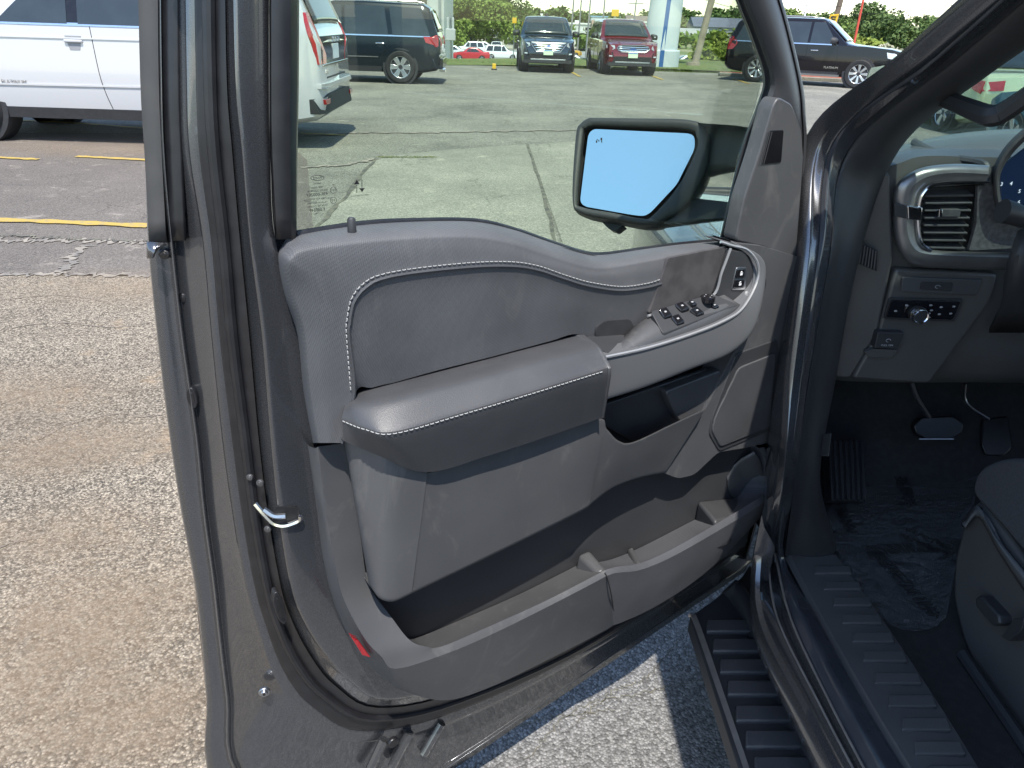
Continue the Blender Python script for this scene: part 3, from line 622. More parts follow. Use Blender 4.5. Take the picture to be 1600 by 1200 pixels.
# back of the bin: a moulded wall behind the lip, coloured dark to deepen the pocket's shade
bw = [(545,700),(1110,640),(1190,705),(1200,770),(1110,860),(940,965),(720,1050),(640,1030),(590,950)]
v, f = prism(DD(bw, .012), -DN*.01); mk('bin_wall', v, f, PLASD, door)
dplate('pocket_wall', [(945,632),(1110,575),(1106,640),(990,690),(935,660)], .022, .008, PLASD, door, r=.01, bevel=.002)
dplate('pocket_side', [(1040,612),(1128,578),(1104,640),(1062,660),(1052,640)], .040, .02, PLAS, door, r=.01, bevel=.004)
# reflector, lock knob
dplate('door_reflector', [(549,996),(560,1001),(580,1028),(566,1024)], .075, .012, REDL, door, bevel=.001)
kp = D(551, 376, .014)+V((0, 0, .005))
v, f = lathe([(.0, .024), (.0035, .0235), (.0052, .021), (.0058, .0), (.0, -.010)], kp, 'z', 16); mk('lock_knob', v, f, PLASD, door)
v, f = lathe([(.0055, .000), (.0055, .0035), (.009, .0045), (.0125, .003), (.0135, -.001), (.0135, -.012)], kp, 'z', 20); mk('knob_ring', v, f, PLAS, door)

# ---- fittings on the shell
def dsq(pts, w_): return dcurve(pts, w_)
v, f = prism(fillet(DD([(431,790,-.010),(466,792,-.004),(468,814,-.004),(440,822,-.010),(425,812,-.012)]), .002), DN*.003); mk('latch_opening', v, f, BLACKP, door)
v, f = tube(dcurve([(398,787),(412,803),(428,818),(446,821),(467,813),(469,806)], [-.026, -.018, -.010, -.003, .001, .002]), lambda t: .0034, 6, 5); mk('latch_plate', v, f, CHROME, door)
v, f = tube(dcurve([(412,796),(428,806),(446,806)], [-.016, -.008, -.002]), .004, 6, 4); mk('latch_claw', v, f, SATIN, door)
for x, y, w_, r in ((390,746,-.036,.0045), (406,755,-.020,.005), (418,827,-.022,.005)):
    c = D(x, y, w_); n = (DN*.75-DV*.65).normalized(); a = V((0, 0, 1)); b = n.cross(a)
    ring = lambda rr, h, k=14: [c+n*h+a*math.cos(2*math.pi*i/k)*rr+b*math.sin(2*math.pi*i/k)*rr for i in range(k)]
    v, f = merge(prism(ring(r, .0012), -n*.004), prism(ring(r*.5, .0018), -n*.001)); mk('latch_screw', v, f, mat('zinc_screw', (.15, .15, .155), .45, .8, noise=(300, (.11, .11, .115), .4, .7)), door, bevel=.0005)
c = D(413, 1080, -.07); n = (DN*.9-DV*.3+V((0, 0, .1))).normalized(); a = V((0, 0, 1)); b = n.cross(a)
ring = lambda rr, h, k=18: [c+n*h+a*math.cos(2*math.pi*i/k)*rr+b*math.sin(2*math.pi*i/k)*rr for i in range(k)]
v, f = merge(prism(ring(.0095, .004), -n*.006), prism(ring(.006, .008), -n*.005)); mk('hinge_bolt', v, f, SATIN, door, bevel=.0015)
v, f = merge(prism(ring(.0026, .0084, 6), -n*.001)); mk('bolt_socket', v, f, BLACKP, door)
op = [(424,918),(430,916),(438,930),(445,958),(440,968),(432,962),(422,932)]
v, f = prism(fillet(DD(op, -.030), .004), DN*.014); mk('grommet', v, f, RUBBER, door, bevel=.002)
v, f = prism(fillet(DD([(427,926),(432,926),(440,956),(434,956)], -.028), .003), DN*.016); mk('grommet_hole', v, f, BLACKP, door)
for x, y, w_, sx, sz in ((300,622,-.1065,.007,.016), (256,398,-.1165,.007,.006), (286,466,-.110,.004,.006)):
    c = D(x, y, w_); n = (DN*.8-DV*.5).normalized(); a = V((0, 0, 1)); b = n.cross(a)
    rg = lambda k_, h: [c+n*h*.25+a*math.cos(2*math.pi*i/20)*sz*k_+b*math.sin(2*math.pi*i/20)*sx*k_ for i in range(20)]
    v, f = merge(prism(rg(1, .004), -n*.03), prism(rg(.6, .006), -n*.03)); mk('body_plug', v, f, RUBBER, door, bevel=.0015)
# torn end of the window flange
v, f = loft([dcurve([(229,378),(240,378),(258,380)], [-.11, -.104, -.10]), dcurve([(229,404),(238,402),(243,385)], [-.11, -.10, -.098])], 3, 0); mk('flange_clip', v, f, PAINT, door, solid=.003)
# pressed ribs in the lower channel
for x in (600, 640, 690):
    v, f = tube(dcurve([(x, 1166-(x-560)*.28), (x-28, 1230-(x-560)*.4)], -.040), .009, 8, 1); mk('pressed_rib', v, f, PAINT, door)
c = D(614, 1160, -.028); v, f = merge(prism([c+DN*.004+DV*math.cos(k*math.pi/9)*.011+V((0, 0, math.sin(k*math.pi/9)*.011)) for k in range(18)], -DN*.01)); mk('body_plug', v, f, RUBBER, door, bevel=.003)

# ---- printing on the glass (seen from behind, so it reads reversed)
gw = -.0325
def gtext(parts, s, x, y, pxh):
    o = D(x, y, gw); k = (o-CAM).dot(fw)/F
    parts.append(text_mesh(s, pxh*k*1.02, o, -DV, V((0, 0, 1)), DN, .0001))
def gline(parts, pts, r=.0003, closed=False):
    P = DD(pts, gw); P = P+[P[0]] if closed else P; parts.append(tube(P, r, 4, 1))
parts = []
for s, y, h in (('SAFETY', 287, 3.6), ('TEMP GLASS', 293, 3.6), ('SOLAR CONTROL', 298, 4), ('43R-000207', 304, 7), ('DOT 804 AS2 M710 ST-1', 311, 4), ('TRANSP. 70% MIN.', 317, 4), ('40,39 TS2-15/55/RC', 322, 4), ('E 000249', 328, 6.5), ('. . 99', 334, 4)):
    gtext(parts, s, 496, y, h)
mk('glass_print', *merge(*parts), BLACKP, door, smooth=0)
parts = []
gline(parts, [(496+10.5*math.cos(a*.314), 278+4*math.sin(a*.314)) for a in range(20)], .00035, True); gtext(parts, 'Ford', 496, 278, 7)
mk('glass_emblem', *merge(*parts), BLACKP, door, smooth=0)
parts = []
for y in (297, 313): gline(parts, [(521+4.8*math.cos(a*.392), y+5*math.sin(a*.392)) for a in range(16)], .0003, True)
gtext(parts, 'E11', 521, 297, 5); gtext(parts, '10', 521, 313, 6); gtext(parts, 'AS', 521, 289, 3.5)
mk('glass_stamp', *merge(*parts), BLACKP, door, smooth=0)
parts = [prism(DD([(553, 288),(557.5, 281),(562, 288)], gw), DN*.0002), prism(DD([(561, 294),(565.5, 300),(570, 294)], gw), DN*.0002)]
for x, y0 in ((557.5, 289), (565.5, 281)):
    for k in range(5): gline(parts, [(x, y0+k*2.6), (x, y0+k*2.6+1.6)], .0006)
gtext(parts, 'LAMINATED SAFETY GLASS', 562, 305.5, 2.4)
mk('glass_arrows', *merge(*parts), BLACKP, door, smooth=0)

# ---- side mirror, carried by the door
MC = CAM+ray(995, 268)*1.50; MN = V((-.42, -.72, .40)).normalized()
def M_(x, y, h=0.0): return PP(x, y, MC, MN)+MN*h
mo = [(920,183),(1000,184),(1080,187),(1104,205),(1105,262),(1072,318),(1036,345),(1008,352),(958,344),(908,334),(894,312),(899,212),(907,192)]
mi = [(926,195),(1000,197),(1074,201),(1088,212),(1088,234),(1060,290),(1020,336),(1002,341),(955,332),(908,323),(901,308),(910,212),(915,200)]
def backm(pts, k, h): 
    c = sum((M_(*p) for p in pts), V())/len(pts); return [c+(M_(*p)-c)*k-MN*h for p in pts]
ro = [M_(*p) for p in mo]; ri = [M_(*p) for p in mi]
def cl(ps): return ps+[ps[0]]
v, f = loft([cl([p-MN*.014 for p in ri]), cl([p-MN*.003 for p in ri]), cl(ri), cl([a*.5+b*.5+MN*.004 for a, b in zip(ri, ro)]), cl(ro), cl([p-MN*.010 for p in ro]), cl(backm(mo, 1.02, .03)), cl(backm(mo, .95, .075)), cl(backm(mo, .6, .105)), cl(backm(mo, .05, .112))], 5, 2)
mk('mirror_housing', v, f, PLASD, door, smooth=50)
mg = [(925,199),(1076,206),(1084,211),(1084,230),(1056,286),(1014,331),(1004,336),(986,334),(912,321),(904,314),(906,296),(917,207)]
v, f = prism(fillet([M_(*p)-MN*.009 for p in mg], .01), -MN*.003); mk('mirror_glass', v, f, MIRROR, door, smooth=0)
v, f = prism([M_(*p)-MN*.0075 for p in mi], -MN*.006); 
bx, by = 930, 217; parts = []
for dx, dy, s in ((0, 2, 1.6), (3.5, 0.5, 1.2), (7.5, -2, 2), (8, 2, 1.2), (1, -1, .9)):
    parts.append(prism([M_(bx+dx+i*s, by+dy+j*s)-MN*.0085 for i, j in ((-.6, -1), (.6, -1), (.6, 1), (-.6, 1))], MN*.0002))
mk('blind_spot_icon', *merge(*parts), BLACKP, door, smooth=0)
v, f = merge(prism(fillet([M_(x, y)-MN*.03 for x, y in ((930,338),(968,346),(962,350),(955,356),(944,352))], .004), -MN*.03)); mk('mirror_lamp', v, f, PLASD, door, bevel=.004)
# upper and lower mirror arms reaching back to the door
def arm(name, a, b):
    v, f = loft([cl(a), cl([p.lerp(q, .5) for p, q in zip(a, b)]), cl(b)], 4, 1); return mk(name, v, f, PLASD, door, smooth=50)
a = [M_(1082,188)-MN*.012, M_(1106,206)-MN*.012, M_(1104,262)-MN*.012, M_(1090,262)-MN*.06, M_(1090,200)-MN*.06]
b = [D(1150,196,-.06), D(1192,208,-.05), D(1180,258,-.05), D(1165,258,-.12), D(1160,205,-.12)]
arm('mirror_arm', a, b)
a = [M_(1080,305)-MN*.02, M_(1072,322)-MN*.012, M_(1032,348)-MN*.012, M_(1040,345)-MN*.05, M_(1080,312)-MN*.06]
b = [D(1160,318,-.06), D(1160,330,-.05), D(1150,342,-.05), D(1140,342,-.12), D(1150,322,-.12)]
arm('mirror_arm', a, b)

# ================================================================== truck body round the door opening
def ring3(pts): return [PX(x, y, c) if k == 'x' else PZ(x, y, c) for x, y, k, c in pts]
G0 = ring3([(1545,-45,'x',.66),(1400,88,'x',.62),(1262,210,'x',.575),(1250,400,'x',.560),(1224,600,'x',.560),(1207,775,'x',.574),(1190,868,'x',.585),(1194,965,'z',.50),(1264,1105,'z',.5),(1350,1270,'z',.5)])
G1 = ring3([(1583,-45,'x',.675),(1434,88,'x',.64),(1283,215,'x',.588),(1264,400,'x',.57),(1238,600,'x',.57),(1221,760,'x',.57),(1200,868,'z',.525),(1215,965,'z',.52),(1283,1105,'z',.52),(1370,1270,'z',.52)])
G2 = ring3([(1612,-45,'x',.69),(1462,88,'x',.66),(1302,222,'x',.605),(1277,400,'x',.59),(1250,600,'x',.588),(1230,760,'x',.585),(1212,866,'z',.535),(1236,965,'z',.54),(1301,1105,'z',.54),(1388,1270,'z',.54)])
G3 = ring3([(1650,-45,'x',.725),(1496,88,'x',.70),(1326,232,'x',.64),(1296,400,'x',.62),(1262,600,'x',.62),(1240,760,'x',.612),(1226,868,'z',.540),(1278,965,'z',.543),(1355,1105,'z',.543),(1458,1270,'z',.543)])
G4 = ring3([(1692,-45,'x',.745),(1535,88,'x',.725),(1352,250,'x',.675),(1313,400,'x',.655),(1273,600,'x',.665),(1256,760,'x',.655),(1232,868,'z',.535),(1283,965,'z',.536),(1362,1105,'z',.536),(1464,1270,'z',.536)])
G5 = ring3([(1760,-20,'x',.82),(1548,118,'x',.785),(1408,234,'x',.755),(1345,400,'x',.72),(1306,600,'x',.74),(1281,760,'x',.715),(1306,868,'z',.530),(1376,965,'z',.530),(1469,1105,'z',.530),(1570,1270,'z',.530)])
lo = lambda c, d: [p+V(d) for p in c]
v, f = loft([lo(G0, (.02, .08, -.10)), lo(G0, (0, .03, -.03)), G0, G0, [a.lerp(b, .5)+V((-.004, 0, .003)) for a, b in zip(G0, G1)], G1, lo(G1, (.004, .0, -.006)), [a.lerp(b, .5)+V((.002, 0, -.004)) for a, b in zip(G1, G2)], G2, lo(G2, (.02, .012, -.01))], 8, 2)
mk('door_frame', v, f, PAINT, truck)
mid = [a.lerp(b, .5) for a, b in zip(G2, G3)]
bul = [p+V((-.010, -.012, .014)) for p in mid]
v, f = loft([lo(G2, (.004, .006, -.008)), G2, [a.lerp(b, .5) for a, b in zip(G2, bul)], bul, [a.lerp(b, .5) for a, b in zip(G3, bul)], G3, lo(G3, (.004, .006, -.008))], 8, 2)
mk('frame_seal', v, f, mat('satin_black_rubber', (0.040, 0.043, 0.050), 0.22, coat=.6, noise=(20, (0.05, 0.053, 0.06), .4, .7)), truck)
g = slice(0, 7)
v, f = loft([lo(G3, (.01, .01, -.006))[g], G3[g], [a.lerp(b, .3)+V((-.003, -.004, 0)) for a, b in zip(G3, G4)][g], G4[g], [a.lerp(b, .5)+V((-.004, -.012, 0)) for a, b in zip(G4, G5)][g], G5[g], lo(G5, (.02, .05, 0))[g]], 8, 2)
pil = mk('pillar_trim', v, f, PLASD, truck)
g = slice(6, 10)
v, f = loft([lo(G3, (.002, 0, -.008))[g], lo(G4, (0, 0, 0))[g], lo(G4, (.004, 0, .003))[g], [a.lerp(b, .5)+V((0, 0, .003)) for a, b in zip(G4, G5)][g], lo(G5, (0, 0, .002))[g], G5[g], lo(G5, (.004, 0, -.05))[g]], 8, 1)
INTP = mat('cabin_plastic', (.070, .069, .068), .38, noise=(9, (.083, .081, .079), .35, .75), bump=('noise', 1500, .25, .0006))
scuff = mk('scuff_plate', v, f, INTP, truck)
def zbox(x0, x1, y, z, depth, h, x0b=None):
    a, b = PZ(x0, y, z), PZ(x1, y, z); c = V((0, depth, 0))
    fr = [a, b, b+c+V((.006, 0, 0)), a+c-V((-.012, 0, 0))]
    return prism([p+V((0, 0, h)) for p in fr], V((0, 0, -h-.004)))
ribs = [(1272,1330,899),(1286,1345,924),(1301,1362,949),(1315,1378,977),(1331,1397,1006),(1348,1417,1036),(1366,1440,1071),(1387,1463,1107),(1408,1486,1144),(1428,1508,1182),(1450,1530,1222)]
v, f = merge(*[zbox(a, b, y, .535, .026, .006) for a, b, y in ribs]); mk('tread_rib', v, f, INTP, scuff, bevel=.003)
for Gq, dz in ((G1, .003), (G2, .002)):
    v, f = tube([p+V((-.002, 0, dz)) for p in Gq[6:]], .0022, 6, 8); mk('sill_edge_glint', v, f, STEPG, truck)  # reflections along the sill edges, built as thin pale tubes
# rocker trim below the frame
v, f = loft([lo(G0, (.0, 0, .0))[5:], lo(G0, (-.012, 0, -.01))[5:], lo(G0, (-.014, 0, -.06))[5:], lo(G0, (.03, 0, -.13))[5:]], 6, 1)
mk('rocker_panel', v, f, PAINT, truck)
kick = PX(1291, 560, .70)
dsp = [PX(1284,678,.712), PX(1300,676,.722), PX(1296,712,.722), PX(1281,712,.71)]
v, f = prism(dsp, V((-.003, -.003, 0))); mk('kick_cover', v, f, PLASD, truck, bevel=.001)

# ---- cab roof, far side, rear: the sheet metal that shades the cabin
RT = [(.605, 1.09), (.60, .3), (.60, -.7), (1.3, -.8), (1.98, -.7), (1.98, .3), (1.98, 1.10), (1.3, 1.17)]
v, f = prism([V((x, y, 1.88 - (.05 if x != 1.3 else 0))) for x, y in RT], V((0, 0, -.05))); mk('roof', v, f, PAINT, truck, bevel=.02)
v, f = tube([V((.636, 1.09, 1.745)), V((.618, 1.0, 1.80)), V((.613, .3, 1.83)), V((.613, -.7, 1.82))], .040, 8, 4); mk('roof_rail', v, f, PAINT, truck)
v, f = tube([PX(1545,-45,.69), V((.665, .95, 1.72)), V((.63, .88, 1.80))], .035, 8, 4); mk('roof_pillar', v, f, PAINT, truck)
v, f = merge(box((1.30, -.75, 1.05), (1.3, .04, 1.6)), box((2.02, .3, .85), (.05, 2.2, .9)), box((2.0, -.4, 1.5), (.05, .2, .7)), box((2.0, 1.2, 1.5), (.04, .08, .7)))
mk('cab_shell', v, f, PAINT, truck)
v, f = merge(box((.62, -.55, 1.1), (.07, .35, 1.5)), box((.63, -.05, .46), (.06, 1.5, .13))); mk('rear_door_side', v, f, PAINT, truck, bevel=.02)
# front wing, bonnet and grille end
def wing(y): return max(0, min(1, (3.35-y)/1.7))
fl = [(.56, 1.52), (.545, 1.9), (.545, 2.4), (.56, 2.9), (.62, 3.25)]
cs = lambda z, k: [V((x+k, y, z-(.10*(y-1.5)/1.75 if z > .8 else 0))) for x, y in fl]
v, f = loft([cs(.50, .02), cs(.70, -.01), cs(.86, -.01), cs(.97, 0), cs(1.03, .03), cs(1.06, .12), cs(1.05, .45), cs(1.06, .85), cs(1.05, 1.25), cs(1.03, 1.50), cs(.9, 1.55), cs(.5, 1.52)], 4, 1)
mk('bonnet', v, f, PAINT, truck)
v, f = merge(box((1.35, 3.26, .72), (1.4, .06, .5))); mk('grille', v, f, PLASD, truck, bevel=.02)
for x in (.66, 2.0):
    for y in (2.55, -1.9):
        wv, wf = lathe([(.0, .10), (.22, .10), (.24, .13), (.33, .14), (.385, .10), (.385, -.10), (.33, -.14), (.0, -.13)], (x, y, .385), 'x', 32); mk('wheel', wv, wf, RUBBER, truck)
v, f = merge(box((1.33, -1.75, .95), (1.5, 1.9, .5))); mk('cargo_bed', v, f, PAINT, truck, bevel=.04)
# windscreen
ws_ = [PX(1408, 234, .76), V((.79, 1.02, 1.80)), V((1.9, 1.02, 1.80)), V((1.93, 1.78, 1.20)), V((.82, 1.78, 1.20))]
v, f = prism([V((.74, 1.75, 1.20)), V((.80, 1.03, 1.80)), V((1.88, 1.03, 1.80)), V((1.94, 1.75, 1.20))], V((0, .003, .003))); mk('windscreen', v, f, WGLASS, truck, smooth=0)
# grab handle on the pillar
v, f = tube([PX(1462,152,.75), PX(1490,160,.75), PX(1520,172,.75), PX(1547,181,.75), PX(1566,176,.76), PX(1605,150,.77), PX(1660,105,.78)], lambda t: .012+.004*math.sin(t*3), 8, 5); mk('grab_handle', v, f, PLASD, truck)

# ---- running board
rb = [(1078,962),(1113,938),(1160,900),(1172,880),(1290,1115),(1400,1330),(1195,1330),(1155,1200)]
board = mk('running_board', *prism([PZ(x, y, .30) for x, y in rb], V((0, 0, -.05))), PLASD, truck, bevel=.006)
ed = [(1076,964),(1085,975),(1163,1202),(1206,1335)]
v, f = loft([[PZ(x-1, y, .296) for x, y in ed], [PZ(x-1, y, .304) for x, y in ed], [PZ(x+9, y+1, .306) for x, y in ed], [PZ(x+9, y+1, .298) for x, y in ed], [PZ(x+7, y, .25) for x, y in ed], [PZ(x-1, y, .25) for x, y in ed], [PZ(x-1, y, .296) for x, y in ed]], 4, 0)
mk('step_edge', v, f, STEPG, board)
tr = [(1103,1176,991),(1113,1191,1022),(1124,1204,1055),(1136,1219,1090),(1149,1236,1131),(1164,1252,1172),(1178,1270,1215)]
v, f = merge(*[zbox(a, b, y, .30, .040, .010) for a, b, y in tr]); mk('tread_rib', v, f, PLAS, board, bevel=.004)
v, f = loft([[PZ(x, y, .335) for x, y in ((1150,905),(1170,930),(1260,1120),(1345,1300))], [PZ(x, y, .30) for x, y in ((1128,925),(1150,955),(1228,1130),(1300,1300))]], 4, 0); mk('step_flange', v, f, PLASD, board, solid=.004)

# ---- floor, firewall
v, f = merge(prism([V((.70, -.3, .47)), V((2.0, -.3, .47)), V((2.0, 1.72, .47)), V((.70, 1.72, .47))], V((0, 0, -.03))),
             prism([V((.66, 1.69, .465)), V((2.02, 1.69, .465)), V((2.02, 2.0, .86)), V((.66, 2.0, .86))], V((0, .02, -.03))),
             prism([V((.66, 2.003, .6)), V((2.02, 2.003, .6)), V((2.02, 2.003, 1.3)), V((.66, 2.003, 1.3))], V((0, .02, 0))),
             prism([V((.70, 1.42, .45)), V((.70, 2.0, .45)), V((.70, 2.0, 1.2)), V((.70, 1.42, 1.2))], V((-.01, 0, 0))))
mk('cabin_floor', v, f, CARPET, truck)
# foot rest
fa = [PY(1295,690,1.66), PY(1352,690,1.70), PY(1355,782,1.52), PY(1300,782,1.50)]
v, f = prism(fa, V((0, .03, -.03))); fr_ = mk('foot_rest', v, f, PLASD, truck, bevel=.004)
v, f = merge(*[tube([fa[0].lerp(fa[1], k)+V((0, -.004, .004)), fa[3].lerp(fa[2], k)+V((0, -.004, .004))], .0045, 6) for k in (.12, .27, .42, .57, .72, .87)]); mk('foot_rest_rib', v, f, PLASD, fr_)
# pedals
bp_ = [(1428,665),(1440,652),(1490,650),(1506,662),(1504,676),(1488,687),(1448,688),(1432,678)]
v, f = prism(fillet([PY(x, y, 1.72+(688-y)*.0008) for x, y in bp_], .006), V((0, .02, -.01))); bp_o = mk('brake_pedal', v, f, RUBBER, truck, bevel=.004)
v, f = tube([PY(1424,598,1.74), PY(1433,622,1.735), PY(1452,652,1.73)], .006, 8, 4); mk('pedal_arm', v, f, SATIN, bp_o)
v, f = tube([PY(1436,686,1.712), PY(1490,686,1.712)], .002, 6); mk('pedal_trim', v, f, SATIN, bp_o)
ap = [(1535,655),(1575,650),(1582,700),(1570,712),(1542,712),(1534,695)]
v, f = prism(fillet([PY(x, y, 1.74+(712-y)*.0012) for x, y in ap], .008), V((0, .02, -.01))); ap_o = mk('accelerator_pedal', v, f, RUBBER, truck, bevel=.004)
v, f = tube([PY(1508,600,1.78), PY(1507,622,1.78), PY(1518,638,1.77), PY(1545,655,1.76)], .004, 8, 4); mk('pedal_arm', v, f, SATIN, ap_o)

# ---- dashboard
def YP(pts, y0, tilt=0.0):
    return [PY(p[0], p[1], (p[2] if len(p) > 2 else y0)) for p in pts]
def yplate(name, pts, y0, thick, m, parent, r=0, bevel=.003, bseg=3, solidv=None):
    fr = YP(pts, y0)
    if r: fr = fillet(fr, r)
    v, f = prism(fr, solidv or V((0, thick, 0))); return mk(name, v, f, m, parent, bevel=bevel, bseg=bseg)
v, f = loft([[PY(1330,250,1.52), PY(1405,228,1.62), PY(1500,208,1.70), PY(1640,200,1.74), PY(1900,205,1.74), V((1.95, 1.72, 1.24))],
             [PY(1340,262,1.49), PY(1404,240,1.52), PY(1440,226,1.56), PY(1600,212,1.58), PY(1900,215,1.58), V((1.95, 1.56, 1.26))],
             [PY(1345,275,1.47), PY(1400,262,1.46), PY(1450,250,1.45), PY(1545,258,1.45), PY(1900,260,1.45), V((1.95, 1.45, 1.22))],
             [PY(1340,420,1.47), PY(1398,420,1.46), PY(1450,430,1.46), PY(1560,440,1.46), PY(1900,450,1.46), V((1.95, 1.46, 1.0))],
             [PY(1312,560,1.46), PY(1370,560,1.46), PY(1450,565,1.46), PY(1560,575,1.46), PY(1900,580,1.46), V((1.95, 1.46, .9))],
             [PY(1298,592,1.48), PY(1330,598,1.50), PY(1450,600,1.50), PY(1560,600,1.50), PY(1900,605,1.50), V((1.95, 1.5, .86))], [PY(1298,592,1.48)+V((0,.03,0)), PY(1330,598,1.50)+V((0,.03,0)), PY(1450,600,1.50)+V((0,.03,0)), PY(1560,600,1.50)+V((0,.03,0)), PY(1900,605,1.50)+V((0,.03,0)), V((1.95, 1.53, .86))], [V((.70, 2.0, .93)), V((.8, 2.0, .93)), V((1.0, 2.0, .93)), V((1.2, 2.0, .93)), V((1.6, 2.0, .93)), V((1.95, 2.0, .93))]], 5, 1)
dash = mk('dashboard', v, f, INTP, truck, solid=.02, offset=-1)
# side cover facing the door opening
yplate('dash_end_cover', [(1352,262,1.45),(1392,270,1.432),(1396,405,1.432),(1372,520,1.436),(1330,592,1.45),(1300,590,1.455),(1318,470,1.455),(1335,350,1.455)], 1.44, .03, INTP, dash, r=.012, bevel=.006)
parts = [prism(YP([(1342,378),(1371,392),(1370,424),(1337,410)], 1.425), V((0, .004, 0)))]
mk('defrost_outlet', *merge(*parts), BLACKP, dash, bevel=.001)
v, f = merge(*[tube(YP([(1343+k*4.3,380+k*2),(1338+k*4.6,409+k*2.1)], 1.423), .0014, 6) for k in range(1, 7)]); mk('outlet_slat', v, f, PLAS, dash)
# knee panel
yplate('knee_panel', [(1400,420),(1560,428),(1548,470),(1452,600),(1332,592),(1372,520),(1394,440)], 1.437, .03, INTP, dash, r=.01, bevel=.006)
# curved bright surround of the air vent
C0 = [(1545,258),(1490,256),(1440,262),(1408,280),(1397,300),(1396,330),(1397,365),(1408,398),(1432,416),(1500,420),(1576,422)]
C1 = [(1545,272),(1490,270),(1450,276),(1428,290),(1419,308),(1417,335),(1418,362),(1426,384),(1444,396),(1500,400),(1580,402)]
C2 = [(1540,288),(1490,289),(1462,291),(1448,298),(1442,312),(1440,335),(1440,362),(1443,378),(1455,388),(1500,392),(1578,394)]
v, f = loft([YP(C0, 1.46), YP(C0, 1.425), YP(mixc(C0, C1, .5), 1.415), YP(C1, 1.412), YP(C1, 1.412), YP(mixc(C1, C2, .6), 1.418), YP(C2, 1.436), YP(C2, 1.46)], 5, 2)
vs_ = mk('vent_surround', v, f, mat('satin_grey_bezel', (0.24, 0.24, 0.245), 0.34, 0.7, noise=(30, (.28, .28, .285), .4, .7)), dash)
v, f = tube(YP([(1545,284),(1490,285),(1458,289),(1444,300),(1437,315),(1434,340),(1436,365),(1441,381),(1455,391)], 1.416), .0035, 8, 5); mk('vent_bright_edge', v, f, CHROME, dash)
yplate('vent_badge', [(1398,318),(1417,322),(1417,342),(1398,338)], 1.409, .006, PLASD, dash, bevel=.001)
yplate('vent_clip', [(1418,322),(1442,324),(1440,345),(1419,343)], 1.409, .006, CHROME, dash, bevel=.002)
yplate('vent_box', [(1448,293),(1526,290),(1516,372),(1506,392),(1447,390),(1442,360)], 1.452, .01, BLACKP, dash, r=.006, bevel=.001)
v, f = merge(*[tube(YP([(1446-k*.6, 306+k*11.5),(1520-k*1.9, 305+k*11.8)], 1.428), .0022, 6) for k in range(8)], *[prism(YP([(1446-k*.6, 305+k*11.5),(1520-k*1.9, 304+k*11.8),(1521-k*1.9, 307+k*11.8),(1446-k*.6, 308+k*11.5)], 1.430), V((0, .02, .004))) for k in range(8)]); mk('vent_slat', v, f, PLAS, dash)
yplate('vent_tab', [(1470,327),(1502,327),(1500,339),(1469,339)], 1.420, .012, PLAS, dash, r=.002, bevel=.002)
yplate('vent_tab_edge', [(1468,327),(1473,327),(1473,340),(1467,340)], 1.417, .012, CHROME, dash, bevel=.001)
# woven inlay beside the vent, dash seam roll
yplate('dash_inlay', [(1528,290),(1560,288),(1572,345),(1598,360),(1600,388),(1514,392),(1526,350)], 1.432, .01, mat('brushed_dark_inlay', (.09, .092, .095), .5, .3, noise=(120, (.16, .16, .165), .35, .7)), dash, r=.004, bevel=.002)
v, f = tube([PY(1428,222,1.585), PY(1450,234,1.54), PY(1480,246,1.50), PY(1520,252,1.47), PY(1540,260,1.445), PY(1544,290,1.43)], .008, 8, 5); mk('dash_seam', v, f, LEATHER, dash)
v, f = loft([[PY(1640,175,1.45), PY(1600,200,1.45), PY(1566,235,1.45), PY(1550,275,1.44), PY(1556,330,1.44), PY(1580,352,1.44), PY(1640,360,1.44)], [PY(1640,180,1.40), PY(1604,206,1.40), PY(1572,240,1.40), PY(1556,277,1.40), PY(1562,328,1.40), PY(1584,346,1.40), PY(1640,352,1.40)], [PY(1640,190,1.43), PY(1608,214,1.43), PY(1576,248,1.43), PY(1562,280,1.43), PY(1568,324,1.43), PY(1588,340,1.43), PY(1640,345,1.43)]], 5, 1); mk('cluster_hood', v, f, SUEDE, dash)
SCR = mat('cluster_screen_glow', (.004, .008, .02), .1, emit=((.02, .05, .12), .10), noise=(10, (.006, .01, .03), .4, .7))
yplate('cluster_screen', [(1562,262),(1640,200),(1640,348),(1588,342),(1564,320)], 1.435, .005, SCR, dash)
parts = []
for s, x, y in (('3', 1565, 288), ('4', 1580, 287), ('5', 1593, 299), ('6', 1592, 316), ('2', 1563, 318)):
    o = PY(x, y, 1.4335); mk('gauge_digit', *text_mesh(s, .010, o, (1, 0, 0), (0, 0, 1), (0, -1, 0)), mat('lit_digits', (.5, .55, .6), .5, emit=((.5, .6, .7), .3), noise=(10, (.55, .6, .65), .4, .7)), dash, smooth=0)
v, f = tube([PY(1655,352,1.30), PY(1600,340,1.31), PY(1580,333,1.31), PY(1566,330,1.31)], lambda t: .016+.006*t, 12, 4); mk('column_stalk', v, f, PLASD, dash)
v, f = loft([[PY(1590,360,1.33), PY(1620,350,1.33), PY(1700,350,1.33)], [PY(1570,420,1.33), PY(1600,410,1.30), PY(1700,400,1.30)], [PY(1565,480,1.36), PY(1600,470,1.33), PY(1700,460,1.33)], [PY(1545,520,1.42), PY(1600,520,1.40), PY(1700,520,1.40)]], 4, 1); mk('steering_column', v, f, PLASD, dash, solid=.01)
sw = []
R_ = Matrix.Rotation(math.radians(-62), 3, 'X'); cw = V((1.20, 1.17, 1.08))
ringp = [cw+R_ @ V((math.cos(a*math.pi/18)*.185, math.sin(a*math.pi/18)*.185, 0)) for a in range(37)]
sw.append(tube(ringp, .017, 10))
